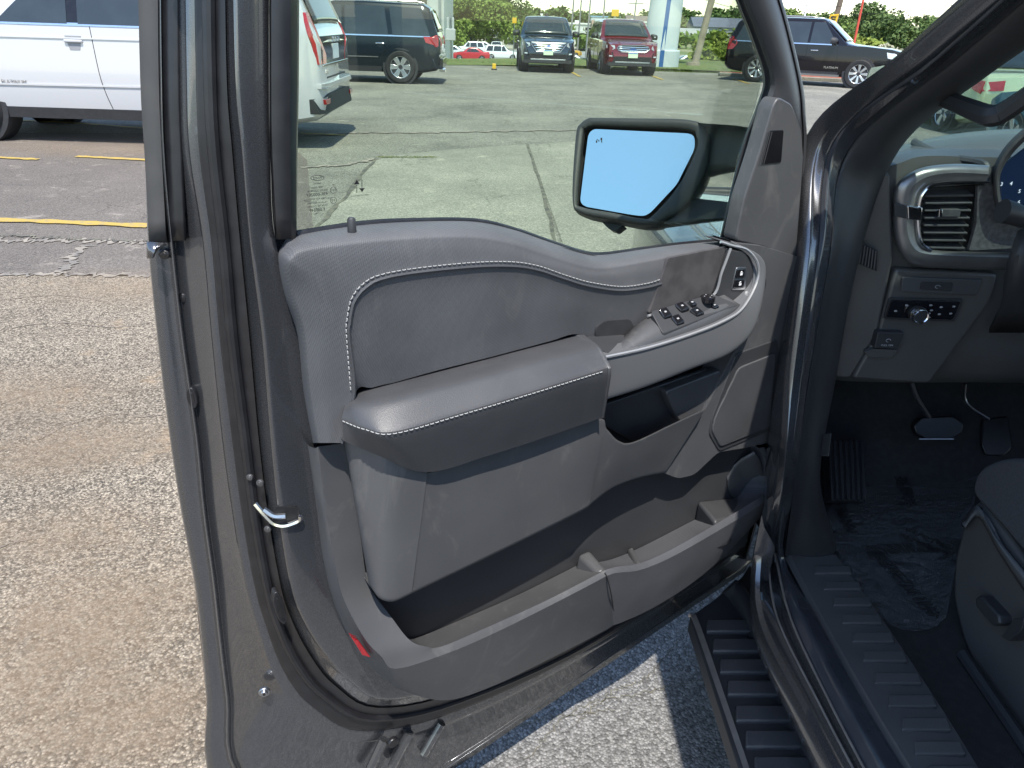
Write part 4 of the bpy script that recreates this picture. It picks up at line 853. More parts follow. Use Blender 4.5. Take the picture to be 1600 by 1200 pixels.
for a in (200, 340, 270): sw.append(tube([cw+R_ @ V((math.cos(math.radians(a))*.04, math.sin(math.radians(a))*.04, -.02)), cw+R_ @ V((math.cos(math.radians(a))*.18, math.sin(math.radians(a))*.18, 0))], .014, 8))
mk('steering_wheel', *merge(*sw), LEATHER, truck)
mk('wheel_hub', *lathe([(0, .03), (.06, .025), (.075, -.02), (.04, -.06), (0, -.06)], cw, 'y', 20), PLASD, truck)
# switches under the vent
yplate('trim_recess', [(1410,433),(1536,437),(1526,462),(1408,456)], 1.431, .006, PLAS, dash, r=.004, bevel=.002)
yplate('pedal_switch', [(1441,441),(1489,443),(1487,455),(1439,452)], 1.427, .006, PLASD, dash, bevel=.001)
yplate('light_panel', [(1390,466),(1506,468),(1492,503),(1381,499)], 1.430, .006, PLASD, dash, r=.006, bevel=.001)
yplate('light_panel_face', [(1392,469),(1502,471),(1489,500),(1384,496)], 1.427, .006, GLOSSB, dash, r=.006, bevel=.001)
kc = PY(1431, 489, 1.427)
v, f = lathe([(.0, -.022), (.012, -.022), (.0145, -.019), (.016, .0)], kc, 'y', 28); mk('light_knob', v, f, PLASD, dash)
v, f = lathe([(.0125, -.022), (.0145, -.0235), (.0165, -.021), (.0175, -.010), (.0165, -.010)], kc, 'y', 28); mk('knob_bezel', v, f, CHROME, dash)
def ic(m_): mk('dash_icon', *m_, GREYP, dash, smooth=0)
for x, y in ((1400,486),(1455,477),(1456,485),(1452,490),(1452,496),(1471,480),(1468,491),(1491,479),(1486,490),(1417,477)):
    o = PY(x, y, 1.4255); ic(prism([o+V((dx*.0032, 0, dz*.0018)) for dx, dz in ((-1, -1), (.3, -1), (1, 0), (.3, 1), (-1, 1))], V((0, .0006, 0))))
for x, y, y0 in ((1465,448,1.4262), (1388,532,1.416), (1431,489,1.4045)):
    o = PY(x, y, y0); ic(tube([o+V((math.cos(a*.6)*.005, -.0003, math.sin(a*.6)*.0035)) for a in range(9)], .0006, 4))
o = PY(1386, 539.5, 1.4155); ic(text_mesh('PULL ON', .0062, o, (1, 0, 0), (0, 0, 1), (0, -1, 0)))
o = PY(1447, 489, 1.425); mk('light_indicator', *prism([o+V((dx*.003, 0, dz*.0014)) for dx, dz in ((-1, -1), (1, -1), (1, 1), (-1, 1))], V((0, .0006, 0))), mat('orange_led', (.5, .15, .03), .4, emit=((1, .35, .08), .8), noise=(10, (.5, .16, .03), .4, .7)), dash, smooth=0)
yplate('brake_switch', [(1372,519),(1413,520),(1403,546),(1366,544)], 1.420, .02, PLASD, dash, r=.003, bevel=.002)
yplate('brake_switch_lip', [(1352,550),(1366,545),(1403,547),(1393,560),(1356,558)], 1.426, .012, INTP, dash, r=.003, bevel=.002)

# ---- driver's seat
seat_s = [(1508,802),(1530,778),(1600,880),(1700,1010),(1720,1230),(1605,1200),(1545,1110),(1500,990),(1487,930),(1490,870)]
fr = fillet([PX(x, y, .98) for x, y in seat_s], .02)
v, f = prism(fr, V((.5, 0, 0))); seat = mk('driver_seat', v, f, INTP, truck, bevel=.012)
cu = [(1516,770),(1528,732),(1565,716),(1640,716),(1800,790),(1800,1080),(1700,985),(1604,868),(1560,816)]
fr = fillet([PX(x, y, .975) for x, y in cu], .03)
v, f = prism(fr, V((.5, 0, 0))); mk('seat_cushion', v, f, FABRIC, seat, bevel=.03, bseg=5)
v, f = loft([[PX(x, y, .963) for x, y in ((1506,812),(1528,790),(1560,842),(1610,905),(1690,1000))], [PX(x, y, .957) for x, y in ((1508,822),(1530,802),(1562,856),(1612,925),(1692,1020))], [PX(x, y, .97) for x, y in ((1508,828),(1530,810),(1562,866),(1612,940),(1692,1036))]], 4, 1); mk('seat_rail_cover', v, f, BAR, seat, solid=.01)
v, f = prism(fillet([PX(x, y, .955) for x, y in ((1523,935),(1531,930),(1560,962),(1562,975),(1550,978),(1524,948))], .004), V((.03, 0, 0))); mk('seat_switch', v, f, PLASD, seat, bevel=.005)
v, f = prism(fillet([PX(x, y, .955) for x, y in ((1564,995),(1584,966),(1600,966),(1596,985),(1576,1002))], .004), V((.03, 0, 0))); mk('seat_switch', v, f, PLASD, seat, bevel=.005)
v, f = tube([PX(x, y, .985) for x, y in ((1535,750),(1570,800),(1620,870),(1700,965))], .0015, 5, 5); mk('seat_seam', v, f, THREAD, seat)
v, f = tube([PZ(1503,1022,.48), PZ(1570,1120,.48), PZ(1700,1310,.48)], .012, 8); mk('seat_rail', v, f, PLASD, seat)
v, f = prism(fillet([V((.98, -.05, .75)), V((.98, .16, .75)), V((.98, .02, 1.35)), V((.98, -.16, 1.38))], .05), V((.5, 0, 0))); mk('seat_back', v, f, FABRIC, seat, bevel=.04)

# ---- clear protective film lying on the floor
film_m = bpy.data.materials.new('clear_plastic_film'); film_m.use_nodes = True; t = film_m.node_tree; t.nodes.clear()
o_ = t.nodes.new('ShaderNodeOutputMaterial'); mx = t.nodes.new('ShaderNodeMixShader'); tr_ = t.nodes.new('ShaderNodeBsdfTransparent'); gl_ = t.nodes.new('ShaderNodeBsdfPrincipled')
gl_.inputs['Base Color'].default_value = (.17, .175, .18, 1); gl_.inputs['Roughness'].default_value = .08; mx.inputs[0].default_value = .40
tc = t.nodes.new('ShaderNodeTexCoord'); no = t.nodes.new('ShaderNodeTexNoise'); no.inputs['Scale'].default_value = 14; no.inputs['Detail'].default_value = 6; no.inputs['Distortion'].default_value = 2.5
bp = t.nodes.new('ShaderNodeBump'); bp.inputs['Strength'].default_value = 1.0; bp.inputs['Distance'].default_value = .03
t.links.new(tc.outputs['Object'], no.inputs[0]); t.links.new(no.outputs[0], bp.inputs['Height']); t.links.new(bp.outputs[0], gl_.inputs['Normal'])
t.links.new(tr_.outputs[0], mx.inputs[1]); t.links.new(gl_.outputs[0], mx.inputs[2]); t.links.new(mx.outputs[0], o_.inputs[0])
fo = [[(1284,686),(1340,684),(1420,690),(1490,705),(1530,735)], [(1284,770),(1350,770),(1430,775),(1480,780),(1520,800)], [(1300,850),(1360,850),(1420,850),(1470,850),(1500,850)], [(1335,915),(1380,915),(1420,915),(1460,912),(1490,905)], [(1378,966),(1400,980),(1428,986),(1456,982),(1478,965)]]
rows = [[PZ(x, y, .478+.006*math.sin(i*2.3+j*1.7)+(.02 if j in (0, 4) and i < 3 else 0)) for j, (x, y) in enumerate(r)] for i, r in enumerate(fo)]
v, f = loft(rows, 8, 2)
film = mk('floor_film', v, f, film_m); tag(film, 'clear plastic protective film with dark print lying on the truck floor', 'floor film')
parts = []
def ftext(x0, y0, x1, y1, s, size):
    a, b = PZ(x0, y0, .492), PZ(x1, y1, .492); e = (b-a).normalized(); n = V((0, 0, 1)); mk('film_print', *text_mesh(s, size, a.lerp(b, .5), e, n.cross(e), n, .0003), BLACKP, film, smooth=0)
for k in range(2):
    ftext(1395,700+k*9,1500,704+k*9,'PROTECTIVE FILM FLOOR', .026)
    ftext(1440-k*9,838+k*8,1490-k*9,860+k*8,'REMOVE FILM', .024)
    ftext(1390+k*9,720,1425+k*9,800,'REMOVE BEFORE', .026)
    ftext(1370+k*10,870,1445+k*10,950,'PROTECTIVE FILM', .026)
    ftext(1300+k*8,780,1335+k*8,850,'DO NOT', .026)
    ftext(1375,855+k*8,1485,848+k*8,'PROTECTIVE FILM FLOOR', .022)
# ================================================================== VEHICLES
def paintm(name, col, metal=.3, rough=.25):
    return mat(name, col, rough, metal, .35 if max(col) < .03 else 1.0, spec=.25 if max(col) < .03 else .5, noise=(600, tuple(min(1, c*1.15) for c in col), .42, .7))
TYRE = mat('tyre_rubber', (.014, .014, .015), .75, noise=(30, (.022, .022, .022), .4, .7))
ALLOY = mat('alloy_wheel', (.62, .63, .64), .25, .9, noise=(40, (.55, .56, .57), .4, .7))
CARGL = mat('tinted_car_glass', (.022, .028, .030), .04, noise=(3, (.03, .038, .042), .4, .7), spec=.8)
LAMP = mat('clear_lamp', (.70, .72, .74), .08, .2, 1.0, noise=(60, (.45, .47, .5), .4, .6))
CLAD = mat('black_cladding', (.022, .022, .024), .6, noise=(30, (.032, .032, .034), .4, .7))
PLATE = mat('licence_plate', (.55, .68, .42), .5, noise=(200, (.62, .72, .6), .4, .7))
PLATEW = mat('white_plate', (.75, .76, .76), .5, noise=(200, (.7, .7, .7), .4, .7))
def pw(tab, x):
    if x <= tab[0][0]: return tab[0][1]
    for (a, b), (c, d) in zip(tab, tab[1:]):
        if x <= c: return b+(d-b)*(x-a)/(c-a)
    return tab[-1][1]
WHEELS = {}
def wheel(parent, x, y, r, wd, spokes, style):
    s = 1 if y > 0 else -1
    key = (r, wd, spokes, s)
    prof = [(r*.66, wd/2), (r*.72, wd/2+.012), (r*.92, wd/2+.006), (r, wd*.32), (r, -wd*.32), (r*.92, -wd/2), (r*.66, -wd/2), (r*.6, 0), (r*.66, wd/2)]
    prof = [(a, b*s) for a, b in prof]
    if key not in WHEELS:
        v, f = lathe(prof, (0, 0, 0), 'y', 36); t = mk('wheel', v, f, TYRE, parent, world=False)
        parts = [lathe([(a, b*s) for a, b in ((.0, wd*.30), (r*.16, wd*.34), (r*.18, wd*.26))], (0, 0, 0), 'y', 20), lathe([(a, b*s) for a, b in ((r*.60, wd*.2), (r*.63, wd*.44), (r*.68, wd*.46), (r*.69, wd*.2))], (0, 0, 0), 'y', 36)]
        for k in range(spokes):
            for da in ((0,) if spokes < 8 else (-.11, .11)):
                a = 2*math.pi*k/spokes; w0_, w1 = (.10, .17) if spokes < 8 else (.05, .055)
                def P_(rr, off, h): 
                    aa = a+da*(rr/r); return V((rr*math.cos(aa)-off*math.sin(aa), h*s, rr*math.sin(aa)+off*math.cos(aa)))
                fr = [P_(r*.12, -w0_*r, wd*.36), P_(r*.64, -w1*r, wd*.42), P_(r*.64, w1*r, wd*.42), P_(r*.12, w0_*r, wd*.36)]
                parts.append(prism(fr, V((0, -.03*s, 0))))
        v, f = merge(*parts); rm = mk('rim', v, f, ALLOY, t, world=False, bevel=.006, bseg=2)
        v, f = lathe([(a, b*s) for a, b in ((0, wd*.05), (r*.66, wd*.05))], (0, 0, 0), 'y', 24); dk = mk('brake_disc', v, f, mat('brake_dark', (.03, .03, .032), .6, .4, noise=(30, (.04, .04, .04), .4, .7)), t, world=False)
        WHEELS[key] = t
    else:
        src = WHEELS[key]; t = src.copy(); COL.objects.link(t); t.parent = parent
        for ch in src.children: c = ch.copy(); COL.objects.link(c); c.parent = t
    t.location = (x, y, r); return t
def vehicle(name, label, cat, loc, rz, L, W, H, paint, spokes=5, group=None, clear=.28, belt=1.08, hood=1.08, nose=.34, style='suv', detail=True, wb=None, wr=.37, wins=None, wsb=.20, wst=.05, rear_lean=.06, clad=True, rails=True, trunk=None, hcol=False):
    """x forward, y left; a lofted body with windows, lamps, wheels and trim as parts"""
    t = thing(name, label, cat, loc, rz, group)
    h = L/2
    if style == 'suv':
        top = [(-h, belt-.10), (-h+.04, belt+.03), (-h+.10+rear_lean*3, H-.13), (-h+.45, H-.035), (-.12*L, H), (wst*L-.02*L, H-.01), (wst*L, H-.035), (wsb*L, hood+.05), (wsb*L+.07*L, hood+.01), (h-.32, hood-.06), (h-.08, hood-.12), (h-.025, hood-.30), (h, hood-.5)]
    else:
        tk = trunk or belt+.06
        top = [(-h, tk-.30), (-h+.04, tk-.06), (-h+.12, tk), (-.33*L, tk+.02), (-.17*L, H-.05), (-.02*L, H), (wst*L, H-.04), (wsb*L, hood+.03), (wsb*L+.05*L, hood), (h-.35, hood-.10), (h-.08, hood-.22), (h, hood-.42)]
    bot = [(-h, clear+.16), (-h+.12, clear+.06), (-h+.5, clear), (h-.6, clear), (h-.1, clear+.04), (h, clear+.14)]
    plan = [(-h, .86), (-h+.06, .93), (-h+.3, .985), (-.1*L, 1), (.15*L, 1), (h-.8, .975), (h-.3, .93), (h-.08, .86), (h, .76)]
    def hw(x, z):
        b = W/2*pw(plan, x); zt = belt
        if z <= zt: return b*(.955+.045*min(1, max(0, (z-clear)/.30)))*(1-.03*max(0, (z-.75)/max(.01, zt-.75)) if z > .75 else 1)
        k = (z-zt)/(H-zt); return b*(.97-.17*k-.05*k*k)
    xs = sorted(set([p[0] for p in top]+[p[0] for p in bot]+[-h+L*i/36 for i in range(37)]))
    xs = [x for i, x in enumerate(xs) if i == 0 or x-xs[i-1] > 1e-4]
    vs = []; n = 0
    for x in xs:
        zb, zt = pw(bot, x), pw(top, x); zl = [zb, zb+.06]+[zb+.06+(min(zt, belt)-.02-zb-.06)*k/4 for k in range(1, 5)]
        zl += [min(zt, belt)+(max(zt-.05, min(zt, belt))-min(zt, belt))*k/3 for k in range(0, 4)]
        pts = [(0, zb)]+[(hw(x, zb)*.92, zb)]+[(hw(x, z), z) for z in zl[1:]]
        e = hw(x, max(zt-.05, zb)); pts += [(e*.95, zt-.018), (e*.80, zt-.002), (e*.4, zt+.012), (0, zt+.016)]
        full = pts+[(-y, z) for y, z in reversed(pts[1:-1])]
        n = len(full); vs += [V((x, y, z)) for y, z in full]
    fs = [(i*n+k, i*n+(k+1) % n, (i+1)*n+(k+1) % n, (i+1)*n+k) for i in range(len(xs)-1) for k in range(n)]
    fs += [tuple(range(n)), tuple(range((len(xs)-1)*n, len(xs)*n))]
    body = mk('body', vs, fs, paint, t, world=False, smooth=40)
    def side(nm, poly, m, s, out=.006, thick=.03, r=0, parent=t, bevel=0):
        if len(poly) == 4:
            a, b, c, d = [V((q[0], q[1], 0)) for q in poly]; nx, nz = 12, 4; vs_ = []
            for i in range(nx+1):
                for j in range(nz+1):
                    p = (a.lerp(b, i/nx)).lerp(d.lerp(c, i/nx), j/nz); vs_.append(V((p.x, s*(hw(p.x, p.y)+out), p.y)))
            v_ = vs_+[q-V((0, s*thick, 0)) for q in vs_]; N_ = len(vs_); w1 = nz+1; f_ = []
            for i in range(nx):
                for j in range(nz):
                    q = (i*w1+j, i*w1+j+1, (i+1)*w1+j+1, (i+1)*w1+j); f_ += [q, tuple(N_+k for k in reversed(q))]
            rim_ = [i*w1 for i in range(nx+1)]+[nx*w1+j for j in range(1, nz+1)]+[i*w1+nz for i in range(nx-1, -1, -1)]+[j for j in range(nz-1, 0, -1)]
            f_ += [(rim_[k], rim_[(k+1) % len(rim_)], N_+rim_[(k+1) % len(rim_)], N_+rim_[k]) for k in range(len(rim_))]
            return mk(nm, v_, f_, m, parent, world=False, smooth=30)
        fr = [V((x, s*(hw(x, z)+out), z)) for x, z in (poly if not r else [(p.x, p.y) for p in fillet([V((a, b, 0)) for a, b in poly], r, 3)])]
        v, f = prism(fr, V((0, -s*thick, 0))); return mk(nm, v, f, m, parent, world=False, smooth=30, bevel=bevel)
    # side windows
    zb_, zt_ = belt+.03, H-.11
    if wins is None:
        if style == 'suv': wins = [[(wsb*L-.30, zb_), (wst*L+.02, zt_), (-.02*L+.06, zt_), (-.02*L+.06, zb_)], [(-.02*L-.02, zb_), (-.02*L-.02, zt_), (-.22*L, zt_), (-.24*L, zb_)], [(-.25*L-.06, zb_), (-.235*L-.05, zt_), (-h+.50, zt_-.03), (-h+.26, zb_)]]
        else: wins = [[(wsb*L-.35, zb_), (wst*L, zt_), (.0, zt_+.02), (-.01, zb_)], [(-.03, zb_), (-.03, zt_+.02), (-.14*L, zt_-.02), (-.24*L, zb_)]]
    for s in (1, -1):
        for q in wins: side('side_window', q, CARGL, s, .008, .03, .04)
    # windscreen and back glass: conforming patches
    def patch(nm, x0, x1, m, k=.86, inset=.05, off=.03):
        rows = []
        for i in range(7):
            x = x0+(x1-x0)*i/6; z = pw(top, x); e = hw(x, max(z-.05, belt))*k; rows.append([V((x+(off if x > 0 else -off)*.8, e*j/4, z+.016*(1-abs(j/4)**2)+off*.6)) for j in range(-4, 5)])
        vs_ = [p for r_ in rows for p in r_]; fs_ = [(i*9+j, i*9+j+1, (i+1)*9+j+1, (i+1)*9+j) for i in range(6) for j in range(8)]
        return mk(nm, vs_, fs_, m, t, world=False, solid=.008)
    ws0 = wsb*L-.015*L; patch('windscreen', wst*L+.01*L, ws0, CARGL)
    if style == 'suv': patch('rear_window', -h+.07, -h+.10+rear_lean*2.6, CARGL, .84)
    else: patch('rear_window', -.32*L, -.18*L, CARGL, .84)
    for xa in ((wb or L*.6)/2, -(wb or L*.6)/2):
        for s in (1, -1):
            ya = s*(hw(xa, wr+.1))
            v, f = lathe([(0, .004), (wr*1.14, .004), (wr*1.16, -.02), (wr*1.16, -.3)], (0, 0, 0), 'y', 32)
            v = [V((p.x+xa, ya+p.y*s, p.z+wr)) for p in v]; mk('wheel_arch', v, f, CLAD if detail else TYRE, t, world=False)
            wheel(t, xa, ya-s*.075, wr, .22, spokes, style)
    if not detail: return t, hw, top, side
    # door lines, handles, mirrors
    for s in (1, -1):
        lines = []
        def vline(pts): lines.append(tube([V((x, s*(hw(x, z)+.0005), z)) for x, z in cr2(pts)], .0045, 4))
        def cr2(p): return [(q.x, q.y) for q in cr([V((a, b, 0)) for a, b in p], 4)]
        B = -.02*L+.02
        if style == 'suv': vline([(B, belt), (B-.02, .85), (B-.06, .6), (B-.10, clear+.12)]); vline([(wsb*L-.28, belt), (wsb*L-.22, .8), (wsb*L-.22, clear+.12)]); vline([(-.24*L, belt), (-.235*L, .85), (-.20*L, .65), (-.19*L, clear+.12)])
        vline([(wsb*L-.2, clear+.12), (0, clear+.12), (-.19*L, clear+.12)])
        v, f = merge(*lines); mk('door_gap', v, f, BLACKP, t, world=False)
        for x in ((B+.22, -.22*L+.12) if style == 'suv' else (.12, -.2*L+.1)):
            q = [V((x+.11, s*(hw(x, belt-.16)+.03), belt-.15)), V((x-.11, s*(hw(x, belt-.16)+.03), belt-.15)), V((x-.11, s*(hw(x, belt-.16)+.03), belt-.185)), V((x+.11, s*(hw(x, belt-.16)+.03), belt-.185))]
            v, f = prism(q, V((0, -s*.05, 0))); mk('door_handle', v, f, paint if hcol else CHROME, t, world=False, bevel=.012); side('handle_cup', [(x+.10, belt-.11), (x-.10, belt-.11), (x-.06, belt-.27), (x+.06, belt-.27)], mat('shaded_cup', (.22, .22, .23), .5, noise=(9, (.25, .25, .26), .4, .7)) if hcol else paint, s, .003, .02)  # on the white SUV the cup's shadow is painted in as grey
        xm = wsb*L-.42; ym = s*(hw(xm, belt+.1)+.15)
        v, f = loft([[V((xm+a, ym+s*b*k, belt+.13+c*k)) for b, c in ((-.12, -.08), (.12, -.09), (.13, .05), (.05, .09), (-.11, .09), (-.12, -.08))] for a, k in ((-.05, .95), (-.05, 1), (.03, .95), (.12, .6), (.14, .2))], 2, 1)
        mk('side_mirror', v, f, paint if not clad else CLAD, t, world=False)
        v, f = tube([V((xm, s*hw(xm, belt), belt+.04)), V((xm, ym, belt+.09))], .03, 6); mk('mirror_stalk', v, f, CLAD, t, world=False)
        side('window_trim', [(wsb*L-.28, belt+.03), (-h+.26, belt+.035), (-h+.26, belt+.002), (wsb*L-.28, belt-.003)], CHROME, s, .006, .02)
        if clad: side('sill_cladding', [(wsb*L-.12, clear+.01), (wsb*L-.12, clear+.14), (-.20*L, clear+.14), (-.20*L, clear+.01)], CLAD, s, .008, .03)
        if rails:
            v, f = tube([V((wst*L-.25, s*(hw(0, H-.02)*.93), H-.03)), V((wst*L-.45, s*(hw(0, H-.02)*.93), H+.035)), V((-h+.75, s*(hw(0, H-.02)*.93), H+.03)), V((-h+.5, s*(hw(0, H-.02)*.93), H-.04))], .016, 6, 3); mk('roof_rail', v, f, SATIN, t, world=False)
    return t, hw, top, side
def xat(top, z, front=True):
    """x of the nose (or tail) profile at height z"""
    T = list(reversed(top)) if front else top
    for (a, b), (c, d) in zip(T, T[1:]):
        if min(b, d) <= z <= max(b, d): return a+(c-a)*(z-b)/((d-b) or 1)
    return T[0][0]
NOSE = [(0, 0), (.70, .0), (.78, .02), (.86, .08), (.93, .28), (.975, .8)]; TAIL = [(0, 0), (.82, .0), (.88, .02), (.93, .06), (.985, .3)]
def endplate(t, nm, poly, top, W, m, front=True, out=.012, thick=.05, curve=.16, bevel=.004, zmin=None, sub=None):
    """outline (y, z) wrapped on the nose or tail, curved in plan"""
    P_ = []
    n = len(poly)
    for i in range(n):
        a, b = poly[i], poly[(i+1) % n]
        k = max(1, int(math.hypot(b[0]-a[0], b[1]-a[1])/.12))
        P_ += [(a[0]+(b[0]-a[0])*j/k, a[1]+(b[1]-a[1])*j/k) for j in range(k)]
    sg = 1 if front else -1
    fr = []
    for y, z in P_:
        x = xat(top, max(z, top[-1][1] if front else top[0][1]), front); fr.append(V((x-sg*pw(NOSE if front else TAIL, abs(y)/(W/2))+sg*out, y, z)))
    v, f = prism(fr, V((-sg*thick, 0, 0))); return mk(nm, v, f, m, t, world=False, bevel=bevel)
def both(poly): return poly, [(-y, z) for y, z in reversed(poly)]

# ---- white full-size SUV on the left, facing left
WP = paintm('white_pearl_paint', (.43, .43, .435), .0, .2)
t, hw, top, side = vehicle('parked_suv', 'large white SUV at the left edge, seen from its side behind the open door', 'SUV', (-5.05, 10.95, 0), math.pi, 5.6, 2.15, 2.06, WP, 8, None, .29, 1.37, 1.31, wb=3.2, wr=.41, wsb=.30, wst=.13, hcol=True, wins=[[(1.02, 1.39), (.42, 1.92), (.17, 1.92), (.17, 1.39)], [(.04, 1.39), (.04, 1.92), (-1.0, 1.92), (-1.08, 1.39)], [(-1.2, 1.39), (-1.15, 1.92), (-2.25, 1.88), (-2.45, 1.39)]])
W_ = 2.15
for q in both([(.62, 1.02), (.95, 1.02), (.99, 1.38), (.93, 1.60), (.84, 1.60), (.82, 1.30), (.60, 1.12)]): endplate(t, 'tail_lamp', q, top, W_, RED, False, .015)
endplate(t, 'tailgate_panel', [(-.83, 1.02), (.83, 1.02), (.82, 1.34), (-.82, 1.34)], top, W_, GLOSSB, False, .012)
endplate(t, 'tailgate_trim', [(-.84, .99), (.84, .99), (.84, 1.02), (-.84, 1.02)], top, W_, CHROME, False, .02)
endplate(t, 'licence_plate', [(-.18, 1.06), (.18, 1.06), (.18, 1.24), (-.18, 1.24)], top, W_, PLATEW, False, .02)
endplate(t, 'rear_bumper', [(-1.0, .44), (1.0, .44), (1.02, .62), (.6, .66), (-.6, .66), (-1.02, .62)], top, W_, CLAD, False, .03, .2)
endplate(t, 'bumper_step', [(-.98, .74), (.98, .74), (.98, .80), (-.98, .80)], top, W_, WP, False, .05, .1)
endplate(t, 'tailgate_recess', [(-.6, .84), (.6, .84), (.6, .86), (-.6, .86)], top, W_, BLACKP, False, .006, .03)
for q in both([(.70, .55), (.90, .55), (.92, .61), (.68, .61)]): endplate(t, 'rear_reflector', q, top, W_, RED, False, .045)
o = V((-2.8-.022, 0, 1.29)); v, f = text_mesh('EXPEDITION', .10, o, (0, -1, 0), (0, 0, 1), (-1, 0, 0), .004); mk('tailgate_lettering', v, f, CHROME, t, world=False, smooth=0)
o = V((-2.8-.012, .62, .92)); v, f = text_mesh('4X4', .09, o, (0, -1, 0), (0, 0, 1), (-1, 0, 0), .004); mk('drive_badge', v, f, CHROME, t, world=False, smooth=0)
o = V((.95, hw(.95, .72)+.006, .72)); v, f = text_mesh('PLATINUM', .065, o, (-1, 0, 0), (0, 0, 1), (0, 1, 0), .003); mk('door_badge', v, f, CHROME, t, world=False, smooth=0)
for s_ in (1, -1): side('window_pillar', [(.24, 1.40), (.24, 1.93), (-.05, 1.93), (-.05, 1.40)], GLOSSB, s_, .003, .02); side('window_pillar', [(-.95, 1.40), (-.95, 1.92), (-1.25, 1.92), (-1.25, 1.40)], GLOSSB, s_, .003, .02)
side('door_crease', [(2.0, 1.235), (-2.5, 1.25), (-2.5, 1.235), (2.0, 1.22)], WP, 1, .012, .03, bevel=.006)
side('door_crease', [(1.5, .70), (-1.0, .72), (-1.0, .70), (1.5, .68)], WP, 1, .012, .03, bevel=.006)
# ---- black SUV with bright wheels, facing left
BK = paintm('blue_black_paint', (.012, .018, .024), .3, .18)
t, hw, top, side = vehicle('parked_suv', 'black SUV with bright chrome wheels, facing left beyond the white SUV', 'SUV', (-4.12, 21.85, 0), math.pi, 5.1, 2.0, 1.92, BK, 6, None, .27, 1.12, 1.14, wb=3.02, wr=.40)
W_ = 2.0
for q in both([(.62, .95), (.94, .90), (.97, 1.10), (.90, 1.18), (.62, 1.12)]): endplate(t, 'tail_lamp', q, top, W_, RED, False, .02)
for s in (1, -1): side('tail_lamp', [(-2.50, .92), (-2.50, 1.13), (-2.12, 1.14), (-2.18, 1.0)], RED, s, .01, .03, .03)
endplate(t, 'rear_bumper', [(-.95, .38), (.95, .38), (.97, .62), (-.97, .62)], top, W_, BK, False, .05, .3, bevel=.02)
endplate(t, 'bumper_trim', [(-.9, .66), (.9, .66), (.9, .72), (-.9, .72)], top, W_, CHROME, False, .03)
endplate(t, 'licence_plate', [(-.16, .80), (.16, .80), (.16, .95), (-.16, .95)], top, W_, PLATEW, False, .02)
v, f = lathe([(.05, 0), (.055, -.16), (.045, -.16), (.04, 0)], (-2.5, .7, .36), 'x', 16); mk('exhaust_tip', v, f, CHROME, t, world=False)
for s in (1, -1): side('body_moulding', [(.9, .62), (-.95, .62), (-.95, .645), (.9, .645)], CHROME, s, .012, .03)
# ---- dark blue crossover, nose to camera
def crossover(label, loc, rz, paint, new):
    t, hw, top, side = vehicle('parked_crossover', label, 'crossover', loc, rz, 4.78, 1.93, 1.74, paint, 5, None, .26, 1.06, 1.09, wb=2.85, wr=.37, rails=False, wst=.03, wsb=.21)
    W_ = 1.93
    if new: g_ = [(-.40, .74), (.40, .74), (.56, .84), (.50, .92), (.36, .95), (-.36, .95), (-.50, .92), (-.56, .84)]
    else: g_ = [(-.40, .66), (.40, .66), (.60, .90), (.58, .94), (-.58, .94), (-.60, .90)]
    endplate(t, 'grille', g_, top, W_, BLACKP, True, .022)
    bars = []
    for k in ((.78, .835, .89) if new else (.71, .78, .85, .915)):
        hwid = .50 if new else (.38+(k-.70)*.8); bars.append([(-hwid, k-.012), (hwid, k-.012), (hwid, k+.012), (-hwid, k+.012)])
    for q in bars: endplate(t, 'grille_bar', q, top, W_, CHROME, True, .035)
    v, f = tube([V((xat(top, z)-pw(NOSE, abs(y)/.965)+.03, y, z)) for y, z in g_+[g_[0]]], .014, 6); mk('grille_surround', v, f, CHROME, t, world=False)
    v, f = lathe([(0, .03), (.11, .025), (.115, 0)], (0, 0, 0), 'x', 24); v = [V((p.x+xat(top, .86)+.02, p.y, p.z*.42+.82)) for p in v]; mk('oval_badge', v, f, mat('blue_badge', (.03, .08, .25), .3, noise=(40, (.04, .1, .3), .4, .7)), t, world=False)
    for q in both([(.62, .84), (.70, .80), (.88, .84), (.88, .94), (.64, .93)]): endplate(t, 'headlight', q, top, W_, LAMP, True, .03, .08)
    endplate(t, 'lower_intake', [(-.70, .38), (.70, .38), (.62, .60), (-.62, .60)], top, W_, BLACKP, True, .02)
    endplate(t, 'front_bumper', [(-.86, .30), (.86, .30), (.82, .42), (-.82, .42)], top, W_, CLAD, True, .05, .2, bevel=.02)
    endplate(t, 'skid_strip', [(-.58, .40), (.58, .40), (.60, .44), (-.60, .44)], top, W_, SATIN, True, .06)
    for q in both([(.64, .56), (.84, .56), (.84, .70), (.70, .74)]): endplate(t, 'fog_surround', q, top, W_, BLACKP, True, .03)
    for q in both([(.70, .58), (.81, .59), (.80, .63), (.70, .62)]): endplate(t, 'fog_lamp', q, top, W_, LAMP, True, .045)
    endplate(t, 'licence_plate', [(-.16, .56), (.16, .56), (.16, .72), (-.16, .72)], top, W_, PLATE, True, .055)
    endplate(t, 'plate_header', [(-.15, .685), (.15, .685), (.15, .715), (-.15, .715)], top, W_, mat('blue_plate_ink', (.08, .18, .4), .5, noise=(40, (.1, .2, .45), .4, .7)), True, .058)
    v, f = lathe([(0, .06), (.04, .045), (.06, 0)], (1.35, -.25, 1.125), 'z', 12)
    mk('bonnet_crease', *merge(tube([V((2.2, .45, 1.02)), V((1.5, .62, 1.09)), V((1.0, .70, 1.115))], .012, 6, 3), tube([V((2.2, -.45, 1.02)), V((1.5, -.62, 1.09)), V((1.0, -.70, 1.115))], .012, 6, 3)), paint, t, world=False)
    return t
crossover('dark blue crossover with a wide chrome grille facing the camera', (1.60, 29.7, 0), -math.pi/2, paintm('dark_navy_paint', (.014, .026, .045), .4, .2), False)
